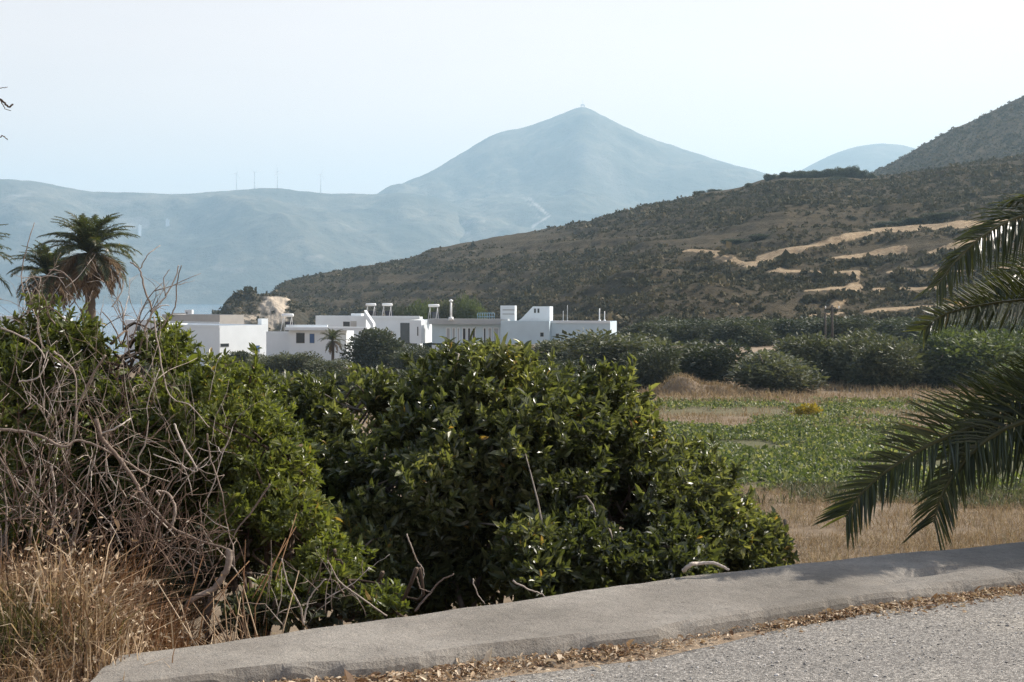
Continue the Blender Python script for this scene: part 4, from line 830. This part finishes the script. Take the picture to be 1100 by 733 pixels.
# ---------------------------------------------------------------- houses
class House:
    """boxes with parapets, described by photo columns on a yawed plan"""
    def __init__(s, label, psi, Y, pxc, group='white houses by the bay', name='white_house'):
        s.psi = psi; s.nR = np.array([math.cos(psi), -math.sin(psi)]); s.nF = np.array([-math.sin(psi), -math.cos(psi)])
        s.C = np.array([(pxc-CX)/F*Y, Y]); s.zb = float(ground_z(*s.C))-.6
        s.o = thing(name, label, 'house', (s.C[0], s.C[1], s.zb), 0, group); s.off = np.array([s.C[0], s.C[1], s.zb])
    def along(s, P, d, px):
        u = (px-CX)/F; return (u*P[1]-P[0])/(d[0]-u*d[1])
    def block(s, name, pl, pc_, pr, ptop, mat, set_back=0, zbot=None, parapet=.35, depth=None, pbot=None, cap=None):
        """near corner at photo column pc_, front face reaching left to pl, right face reaching to pr (or depth metres)"""
        C = s.C-s.nF*set_back; C = C-s.nR*s.along(C, -s.nR, pc_) if True else C
        Lf = s.along(C, -s.nR, pl); Lr = depth if depth is not None else s.along(C, -s.nF, pr)
        zt = EYE+(HY-ptop)/F*C[1]; z0 = s.zb if zbot is None else zbot
        if pbot is not None: z0 = EYE+(HY-pbot)/F*C[1]
        c4 = [C, C-s.nF*Lr, C-s.nF*Lr-s.nR*Lf, C-s.nR*Lf]
        bm = bmesh.new(); vb = [bm.verts.new((*c, z0)) for c in c4]; vt = [bm.verts.new((*c, zt)) for c in c4]
        bm.faces.new(vb[::-1]); tf = bm.faces.new(vt)
        for i in range(4): bm.faces.new((vb[i], vb[(i+1) % 4], vt[(i+1) % 4], vt[i]))
        bm.normal_update()
        if parapet:
            bmesh.ops.inset_region(bm, faces=[tf], thickness=min(.22, Lf*.2, Lr*.2)); bmesh.ops.translate(bm, verts=tf.verts, vec=(0, 0, -parapet))
        bm.normal_update(); me = bpy.data.meshes.new(name)
        for v in bm.verts: v.co = v.co-Vector(s.off)
        bm.to_mesh(me); bm.free(); ob = link(name, me, mat, s.o); ob['_C'] = 0
        return C, Lf, Lr, zt
    def on_front(s, px, py, C, push=0.0):
        Cp = C+s.nF*push; t = s.along(Cp, -s.nR, px); P = Cp-s.nR*t; return np.array([P[0], P[1], EYE+(HY-py)/F*P[1]])
    def on_right(s, px, py, C, push=0.0):
        Cp = C+s.nR*push; t = s.along(Cp, -s.nF, px); P = Cp-s.nF*t; return np.array([P[0], P[1], EYE+(HY-py)/F*P[1]])
    def panel(s, name, rect, C, mat, face='F', thick=.06, out=.03, parent=None):
        x0, y0, x1, y1 = rect; fn = s.on_front if face == 'F' else s.on_right; n2 = s.nF if face == 'F' else s.nR; nv = np.array([*n2, 0])
        a = fn(x0, y0, C); b = fn(x1, y0, C); zt = .5*(a[2]+b[2]); zb = .5*(fn(x0, y1, C)[2]+fn(x1, y1, C)[2])
        pts = [np.array([a[0], a[1], zb]), np.array([b[0], b[1], zb]), np.array([b[0], b[1], zt]), np.array([a[0], a[1], zt])]
        V = [p+nv*out-s.off for p in pts]+[p+nv*(out-thick)-s.off for p in pts]
        Q = [(0, 1, 2, 3), (7, 6, 5, 4), (0, 4, 5, 1), (1, 5, 6, 2), (2, 6, 7, 3), (3, 7, 4, 0)]
        return link(name, mesh_np(name, V, Q), mat, parent or s.o)
    def window(s, rect, C, face='F', glass=None, name='window'):
        x0, y0, x1, y1 = rect; w = s.panel(name, rect, C, M_white2, face, .10, .03); s.panel('pane', (x0+.35, y0+.4, x1-.35, y1-.4), C, glass or M_glassdark, face, .04, .036, w); return w

# left house: shaded face to the left, sunlit face to the right of its near corner
h1 = House('cubic white house at the left, one face in shade and one sunlit', math.radians(40), 196, 236)
C, Lf, Lr, zt = h1.block('wall', 150, 236, 288, 350, M_white, parapet=.3)
h1.window((236.6, 369, 246, 373), C, 'R'); h1.window((274, 371, 279, 379), C, 'R', M_bluedoor, 'door')
h1.panel('cornice', (150, 348.6, 236, 351.5), C, M_white, 'F', .1, .06)
Cs, *_ = h1.block('rooftop_block', 277, 281, 288, 342.5, M_white, set_back=9, parapet=.15, zbot=zt-.3)
h0 = House('flat beige grey building with a blank wall behind the left house', math.radians(40), 236, 236)
C0, *_ = h0.block('wall', 174, 236, 262, 338.5, M_beige, parapet=.2)
h0.panel('parapet', (176, 345.5, 236, 348.5), C0, M_white, 'F', .1, .05)
# low house in the middle with recessed windows
h2 = House('low white house with two shaded windows and a shallow canopy behind the little palm', math.radians(12), 190, 372)
C2, Lf, Lr, zt2 = h2.block('wall', 310, 372, 380, 354, M_white, parapet=.3)
h2.panel('canopy', (308, 351.5, 396, 355), C2, M_white, 'F', 1.0, .7); h2.window((318, 357.5, 327.5, 369), C2, 'F'); h2.window((332.5, 358.5, 338, 369), C2, 'F', M_bluedoor)
h2.block('side_wing', 286, 311, 313, 356.5, M_white, set_back=-1.0+2, parapet=.3)
h2.panel('parapet', (300, 349.5, 345, 352), C2, M_white, 'F', .2, -2.5)
h3 = House('white two storey house with a dark balcony recess and slanted stair wall', math.radians(14), 212, 393)
C3, Lf, Lr, zt3 = h3.block('wall', 339, 393, 398, 339.5, M_white, parapet=.3)
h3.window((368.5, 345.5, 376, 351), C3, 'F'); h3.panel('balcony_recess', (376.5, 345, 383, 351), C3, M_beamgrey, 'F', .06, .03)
h3.block('rooftop_block', 377, 388, 391, 337, M_white, set_back=1.2, parapet=.12, zbot=zt3-.2)
# slanted stair parapet
a, b = h3.on_front(392.5, 340, C3, .2), h3.on_front(402, 354, C3, .2); nv = np.array([*h3.nF, 0])*.5; up_ = np.array([0, 0, .9]); P8 = [a, b, b+up_, a+up_]; V = [p+nv-h3.off for p in P8]+[p-nv-h3.off for p in P8]
link('stair_wall', mesh_np('stair_wall', V, [(0, 1, 2, 3), (7, 6, 5, 4), (0, 4, 5, 1), (1, 5, 6, 2), (2, 6, 7, 3), (3, 7, 4, 0)]), M_white, h3.o)
h4 = House('long low white annex behind the dark rounded tree', math.radians(14), 222, 452)
C4, *_ = h4.block('wall', 396, 451, 454, 340.5, M_white, parapet=.25); h4.panel('shutter', (430, 347, 448, 372), C4, M_glassdark, 'F', .05, .02); h4.panel('cornice', (396, 339.5, 451, 342.5), C4, M_white, 'F', .2, .15)
# long building on the right
h5 = House('long white building with glass doors and a blank pale end block', math.radians(13), 205, 655.5)
C5, Lf, Lr, zt5 = h5.block('wall', 592, 655.5, 662.5, 345.5, M_pale, parapet=.3)
h5.panel('cornice', (592, 344.6, 655.5, 347.4), C5, M_white, 'F', .2, .12)
C5b, *_ = h5.block('end_block', 538, 590, 594, 345, M_pale, set_back=-1.2+.0, parapet=.3)
h5.window((580.2, 357.2, 584.2, 362), C5b, 'F'); h5.window((597, 358.5, 600.5, 363), C5, 'F')
C5c, *_ = h5.block('glazed_wing', 464, 546, 548, 344, M_pale, set_back=1.2, parapet=.3)  # bluish shade of the glazed wing is put into its wall colour
h5.panel('roof_edge', (462, 342.6, 547, 348.5), C5c, M_white2, 'F', 1.2, .9)
for (x0, x1) in [(479, 484), (485.5, 489.5), (491, 494), (496.5, 501), (502, 506), (507, 511), (519, 522.5), (524, 528.5), (530, 536), (537.5, 542)]:
    w = h5.panel('glass_door', (x0, 352, x1, 370), C5c, M_white, 'F', .08, .04); h5.panel('pane', (x0+.9, 353, x1-.9, 369), C5c, M_glassdark if (x0 > 495 and x0 < 520) else M_white2, 'F', .04, .046, w)
h5.panel('plinth', (464, 371, 546, 384), C5c, M_white, 'F', .1, .06)
C5d, *_ = h5.block('left_corner_block', 440, 452.5, 467, 340.5+3.5, M_white, set_back=-.6, parapet=.2)
h5.window((448, 351, 449.6, 361), C5d, 'F')
# roof structures
C5e, Lfe, Lre, zte = h5.block('stair_tower', 572, 590.5, 594, 329.5, M_white, set_back=2.5, parapet=.12, zbot=zt5-.3)
h5.window((567.5+6, 331.5, 570+6, 336.5), C5e, 'F'); h5.window((571+6.2, 331.5, 573.4+6.2, 336.5), C5e, 'F')
a = h5.on_front(572, 329.8, C5e); a2 = h5.on_front(572, 345, C5e); b2 = h5.on_front(556, 345, C5e); b1 = h5.on_front(560, 342.5, C5e); back = -np.array([*h5.nF, 0])*3.0; Pf = [b2, a2, a, b1]; V = [p-h5.off for p in Pf]+[p+back-h5.off for p in Pf]
link('sloped_stair_wall', mesh_np('sloped_stair_wall', V, [(0, 1, 2, 3), (7, 6, 5, 4), (0, 4, 5, 1), (1, 5, 6, 2), (2, 6, 7, 3), (3, 7, 4, 0)]), M_white, h5.o)
C5f, *_ = h5.block('rooftop_block', 537.5, 553, 555, 328.5, M_white, set_back=3.5, parapet=.12, zbot=zt5-.3)
h5.panel('ledge', (540, 332.5, 553, 333.6), C5f, M_white2, 'F', .1, .12); h5.panel('ledge', (540, 337, 553, 338), C5f, M_white2, 'F', .1, .12)
# roof railing
bmr = Tubes(); 
for px in np.linspace(513, 531, 8):
    a = h5.on_front(px, 345, C5c, -1); b = h5.on_front(px, 336.5, C5c, -1); bmr.add([a-h5.off, b-h5.off], [.04, .04], 5)
for py in (336.5, 340.5): bmr.add([h5.on_front(513, py, C5c, -1)-h5.off, h5.on_front(531, py, C5c, -1)-h5.off], [.05, .05], 5)
link('roof_railing', bmr.mesh('roof_railing'), M_rail, h5.o)
# flues and posts on the long building's roof
def post(name, label, px, py0, py1, Y, r, mat, capk=False, cat='post', group=None):
    a = at(px, py1, Y); b = at(px, py0, Y); o = thing(name, label, cat, a, 0, group); h = b[2]-a[2]; t = Tubes(); t.add([(0, 0, -.3), (0, 0, h*.5), (0, 0, h)], [r, r, r*.9], 8, .5); link('shaft', t.mesh('shaft'), mat, o)
    t = Tubes(); t.add([(0, 0, -.25), (0, 0, .25)], [r*2.6, r*2.2], 8, .5); link('base', t.mesh('base'), mat, o)
    if capk: t = Tubes(); t.add([(0, 0, h-.1), (0, 0, h+.1), (0, 0, h+.25)], [r*1.9, r*1.9, r*.4], 8, .5); link('cap', t.mesh('cap'), mat, o)
    return o
post('roof_flue', 'thick white flue pipe standing on the long building, left of its railing', 484.5, 323.5, 342.5, 210, .16, M_tank, True, 'flue')
RP = 'thin posts on the roof of the long building'
post('roof_post', 'thin pale post on the roof beside the stair tower', 605, 334, 346, 209, .045, M_metal, False, 'post', RP)
post('roof_post', 'taller thin dark post right of the stair tower', 609.5, 328, 346, 209, .04, M_metal, False, 'post', RP)
post('roof_post', 'stout white post near the right end of the roof', 644, 331.5, 345.5, 207, .09, M_tank, False, 'post', RP)
post('roof_post', 'shorter white post nearest the right end of the roof', 649.5, 334.5, 345.5, 207, .07, M_tank, False, 'post', RP)
post('roof_post', 'dark antenna post at the back of the stair tower', 591.5, 329, 345, 213, .05, M_metal, False, 'post', RP)
# solar water heaters
def heater(label, px, py, Y, zr):
    o0 = at(px, py, Y); z0 = zr; o = thing('solar_water_heater', label, 'water heater', (o0[0], o0[1], z0), math.radians(-14), 'solar water heaters on the flat roofs'); h = o0[2]-z0
    t = Tubes(); 
    t.add([(-.85, 0, h), (-.8, 0, h), (.8, 0, h), (.85, 0, h)], [.12, .22, .22, .12], 14, .5); link('tank', t.mesh('tank'), M_tank, o)
    t = Tubes()
    for x in (-.6, .6): t.add([(x, .3, -.2), (x, .05, h-.25)], [.04, .04], 5, .5); t.add([(x, -1.0, -.2), (x, -.05, h-.25)], [.04, .04], 5, .5)
    link('stand', t.mesh('stand'), M_metal, o)
    V = [(-.6, .5, h*.55), (.6, .5, h*.55), (.6, 1.5, .1), (-.6, 1.5, .1)]; V2 = [(a, b, c-.09) for a, b, c in V]
    link('collector', mesh_np('collector', V+V2, [(0, 1, 2, 3), (7, 6, 5, 4), (0, 4, 5, 1), (1, 5, 6, 2), (2, 6, 7, 3), (3, 7, 4, 0)]), M_panel, o)
heater('white roof tank with solar collector near the pale cliff', 309, 338.8, 195, zt2-.2)
heater('white roof tank left of the pair above the slanted stair wall', 398.5, 327.5, 226, EYE+(HY-341)/F*226-.1)
heater('white roof tank right of the pair above the slanted stair wall', 416, 327.5, 226, EYE+(HY-341)/F*226-.1)
heater('white roof tank beside the yellow green tree, left of the flue', 466, 328.5, 214, EYE+(HY-343)/F*214-.1)
# small white hut by the water and boat-like shelter
hh = House('tiny white hut at the water edge behind the flat beige building', math.radians(20), 330, 206, name='white_hut', group=None); Ch, *_ = hh.block('wall', 198.5, 206, 208, 333, M_white, parapet=.1, pbot=341); hh.window((200, 335, 201.5, 337.5), Ch, 'F')
hh.panel('ledge', (186, 336.5, 199, 340), Ch, M_beamgrey, 'F', 1.5, .2)
hs = House('white house seen through the dead twigs beside the tall palm', math.radians(25), 175, 172, group='white houses by the bay'); Cq, *_ = hs.block('wall', 134, 172, 182, 344, M_white, parapet=.3); hs.window((146, 350, 151, 356), Cq, 'F')
hv = House('white building at the far left behind the light green bush', math.radians(25), 185, 60, group='white houses by the bay'); Cq, *_ = hv.block('wall', -20, 60, 78, 340, M_white, parapet=.3); hv.window((10, 350, 18, 358), Cq, 'F')

# ---------------------------------------------------------------- poles, turbines, mast, far villas
def upole(label, px, pt, pb, Y, arm=True):
    x = (px-CX)/F*Y; z0 = float(ground_z(x, Y)); o = thing('utility_pole', label, 'utility pole', (x, Y, z0), 0, 'utility poles among the olive trees'); h = EYE+(HY-pt)/F*Y-z0
    t = Tubes(); t.add([(0, 0, -.5), (0, 0, h)], [.14, .09], 8, .4); link('shaft', t.mesh('shaft'), M_pole, o)
    if arm:
        t = Tubes(); t.add([(-.7, 0, h-.35), (.7, 0, h-.35)], [.05, .05], 6, .4); link('crossarm', t.mesh('crossarm'), M_pole, o)
        for xx in (-.6, 0, .6): t = Tubes(); t.add([(xx, 0, h-.32), (xx, 0, h-.2), (xx, 0, h-.08)], [.03, .055, .03], 6, .4); link('insulator', t.mesh('insulator'), M_tank, o)
upole('tall dark utility pole rising out of the olive trees', 894, 328, 370, 128)
upole('shorter pale utility pole left of the tall one', 886.5, 336, 370, 150, False)
TG = 'wind turbines on the ridge across the bay'
for k, (px, pt, pb, Y, lb) in enumerate([(254, 187, 204.5, 4700, 'faint wind turbine at the left end of the row on the ridge'), (273.5, 186, 203.5, 4700, 'second faint wind turbine from the left on the ridge'), (298, 185, 202, 4700, 'faint wind turbine on the highest hump of the ridge'), (344.5, 188, 208, 4690, 'faint wind turbine standing apart at the right of the row')]):
    b = at(px, pb, Y); tp = at(px, pt, Y); h = tp[2]-b[2]; o = thing('wind_turbine', lb, 'wind turbine', (b[0], b[1], b[2]), math.radians(20+k*9), TG)
    t = Tubes(); t.add([(0, 0, -12), (0, 0, h*.5), (0, 0, h)], [1.2, 1.0, .7], 10, .5); link('tower', t.mesh('tower'), M_turb, o)
    t = Tubes(); t.add([(0, 4, h+1), (0, 3.6, h+1), (0, -3.4, h+1), (0, -4.4, h+1)], [1.0, 1.7, 1.6, .8], 8, .5); link('nacelle', t.mesh('nacelle'), M_turb, o)
    for j in range(3):
        a = .4+k*.7+j*2*math.pi/3; dd = np.array([math.sin(a), 0, math.cos(a)]); c = np.array([0, -4.6, h+1]); t = Tubes(); t.add([c, c+dd*5, c+dd*12, c+dd*22], [.4, .6, .5, .2], 6, .5); link('blade', t.mesh('blade'), M_turb, o)
b = at(626, 113.5, 5600); o = thing('radio_mast', 'tiny mast on the summit of the mountain', 'mast', b); t = Tubes(); t.add([(0, 0, -4), (0, 0, 14), (0, 0, 30)], [1.1, .9, .5], 6, .5); link('shaft', t.mesh('shaft'), M_turb, o)
t = Tubes(); t.add([(-6, 0, -6), (-6, 0, 2.5), (6, 0, 2.5), (6, 0, -6)], [2.5, 2.5, 2.5, 2.5], 6, .5); link('hut', t.mesh('hut'), M_white2, o)
def ridge_y(px, py, Y0):  # where the sight line meets the ridge slope
    return Y0
VB = ['pair of joined white villas low on the far left slope', 'single white villa above the far left shore', 'white villa beside the pale quarry scar', 'white villa right of the pale quarry scar', 'white villa on the slope under the turbines', 'low pale villa near the middle of the far slope']
def slope_hit(px, py, sil, Yb, Yc, zb, shape):
    cy = np.interp(px, [p[0] for p in sil], [p[1] for p in sil]); zc = EYE+(HY-cy)/F*Yc; t = np.linspace(0, 1, 4000); Y = Yb+(Yc-Yb)*t; Z = zb+(zc-zb)*t**shape; P = py_of(0, Y, Z); i = np.argmax(P <= py); return Y[i]
for k, (px, py, w) in enumerate([(33, 240, 10), (38.5, 241.5, 12), (180, 237, 11), (150, 243, 9), (330, 277, 9), (240, 289, 8)]):
    Y = slope_hit(px, py, sil_r, 3600, 4700, -15.4, .92)-25; c = at(px, py, Y); o = thing('hillside_villa', VB[k], 'house', c, .2*k, 'white villas on the slopes across the bay'); hh_ = w*.28
    V = [(-w/2, -w/3, -30), (w/2, -w/3, -30), (w/2, w/3, -30), (-w/2, w/3, -30), (-w/2, -w/3, hh_), (w/2, -w/3, hh_), (w/2, w/3, hh_), (-w/2, w/3, hh_)]
    link('wall', mesh_np('wall', V, [(3, 2, 1, 0), (4, 5, 6, 7), (0, 1, 5, 4), (1, 2, 6, 5), (2, 3, 7, 6), (3, 0, 4, 7)]), M_white, o)
    V = [(-w*.3, -w/3, hh_+.01), (w*.1, -w/3, hh_+.01), (w*.1, w*.2, hh_+.01), (-w*.3, w*.2, hh_+.01), (-w*.3, -w/3+.3, hh_*1.8), (w*.1, -w/3+.3, hh_*1.8), (w*.1, w*.2, hh_*1.8), (-w*.3, w*.2, hh_*1.8)]
    link('upper_storey', mesh_np('upper_storey', V, [(3, 2, 1, 0), (4, 5, 6, 7), (0, 1, 5, 4), (1, 2, 6, 5), (2, 3, 7, 6), (3, 0, 4, 7)]), M_white, o)

# ---------------------------------------------------------------- haze
m, N, L = newmat('haze_air'); pv = N.new('ShaderNodeVolumePrincipled'); out = N.new('ShaderNodeOutputMaterial'); pv.inputs['Density'].default_value = HAZE = 1.65e-4; pv.inputs['Color'].default_value = (.54, .765, .92, 1); pv.inputs['Anisotropy'].default_value = .25
pv.inputs['Density Attribute'].default_value = ''; L.new(pv.outputs[0], out.inputs['Volume'])
x0, x1, y0_, y1_, z0, z1 = -9500, 9500, -600, 9400, -26, 800
V = [(x0, y0_, z0), (x1, y0_, z0), (x1, y1_, z0), (x0, y1_, z0), (x0, y0_, z1), (x1, y0_, z1), (x1, y1_, z1), (x0, y1_, z1)]
kind(link('haze', mesh_np('haze', V, [(3, 2, 1, 0), (4, 5, 6, 7), (0, 1, 5, 4), (1, 2, 6, 5), (2, 3, 7, 6), (3, 0, 4, 7)]), m), 'stuff')

# ---------------------------------------------------------------- light, sky, camera
sd = Vector((math.sin(AZ)*math.cos(EL), math.cos(AZ)*math.cos(EL), math.sin(EL)))
sl = bpy.data.lights.new('sun', 'SUN'); sl.energy = 5.0; sl.angle = math.radians(.5); sl.color = (1, .93, .83); so = bpy.data.objects.new('sun', sl); COL.objects.link(so); so.rotation_euler = sd.to_track_quat('Z', 'Y').to_euler(); so.location = (0, 0, 50)
W = bpy.data.worlds.new('World'); SC.world = W; W.use_nodes = True; N = W.node_tree.nodes; L = W.node_tree.links; N.clear()
sky = N.new('ShaderNodeTexSky'); sky.sky_type = 'NISHITA'; sky.sun_disc = False; sky.sun_elevation = EL; sky.sun_rotation = AZ; sky.altitude = 0; sky.air_density = 1.0; sky.dust_density = 3.0; sky.ozone_density = 1.5
bg = N.new('ShaderNodeBackground'); bg.inputs['Strength'].default_value = .13; wo = N.new('ShaderNodeOutputWorld')
tc = N.new('ShaderNodeTexCoord'); sx = N.new('ShaderNodeSeparateXYZ'); L.new(tc.outputs['Generated'], sx.inputs[0]); mr = N.new('ShaderNodeMapRange'); mr.interpolation_type = 'SMOOTHSTEP'
for k_, v_ in (('From Min', .10), ('From Max', .62), ('To Min', .80), ('To Max', .0)): mr.inputs[k_].default_value = v_
L.new(sx.outputs['Z'], mr.inputs['Value'])
cm = N.new('ShaderNodeTexNoise'); cm.inputs['Scale'].default_value = 2.2; cm.inputs['Detail'].default_value = 5; mpv = N.new('ShaderNodeMapping'); mpv.inputs['Scale'].default_value = (1, 1, 5); L.new(tc.outputs['Generated'], mpv.inputs[0]); L.new(mpv.outputs[0], cm.inputs['Vector'])
hz = ramp(N, [(.35, (.93, .935, .945)), (.65, (1.0, 1.0, 1.0))]); L.new(cm.outputs['Fac'], hz.inputs[0])
wcol = mixc(N, L, 1.0, hz.outputs[0], (6.9, 5.55, 4.7), 'MULTIPLY')
L.new(mixc(N, L, mr.outputs[0], sky.outputs[0], wcol), bg.inputs['Color']); L.new(bg.outputs[0], wo.inputs['Surface'])
cd = bpy.data.cameras.new('camera'); cam = bpy.data.objects.new('camera', cd); COL.objects.link(cam); cam.location = (0, 0, EYE); cam.rotation_euler = (math.radians(90), 0, 0)
cd.sensor_width = 36; cd.lens = F/1100*36; cd.shift_y = -(366.5-HY)/1100; cd.clip_start = .1; cd.clip_end = 30000; SC.camera = cam
SC.view_settings.view_transform = 'Standard'; SC.view_settings.look = 'None'; SC.view_settings.exposure = 0.6; SC.view_settings.gamma = 1.0; SC.view_settings.use_curve_mapping = False
SC.render.engine = 'CYCLES'; SC.cycles.use_denoising = True; SC.cycles.denoising_prefilter = 'NONE'; SC.cycles.max_bounces = 6; SC.cycles.diffuse_bounces = 3; SC.cycles.glossy_bounces = 2; SC.cycles.transmission_bounces = 3; SC.cycles.volume_bounces = 1; SC.cycles.transparent_max_bounces = 4
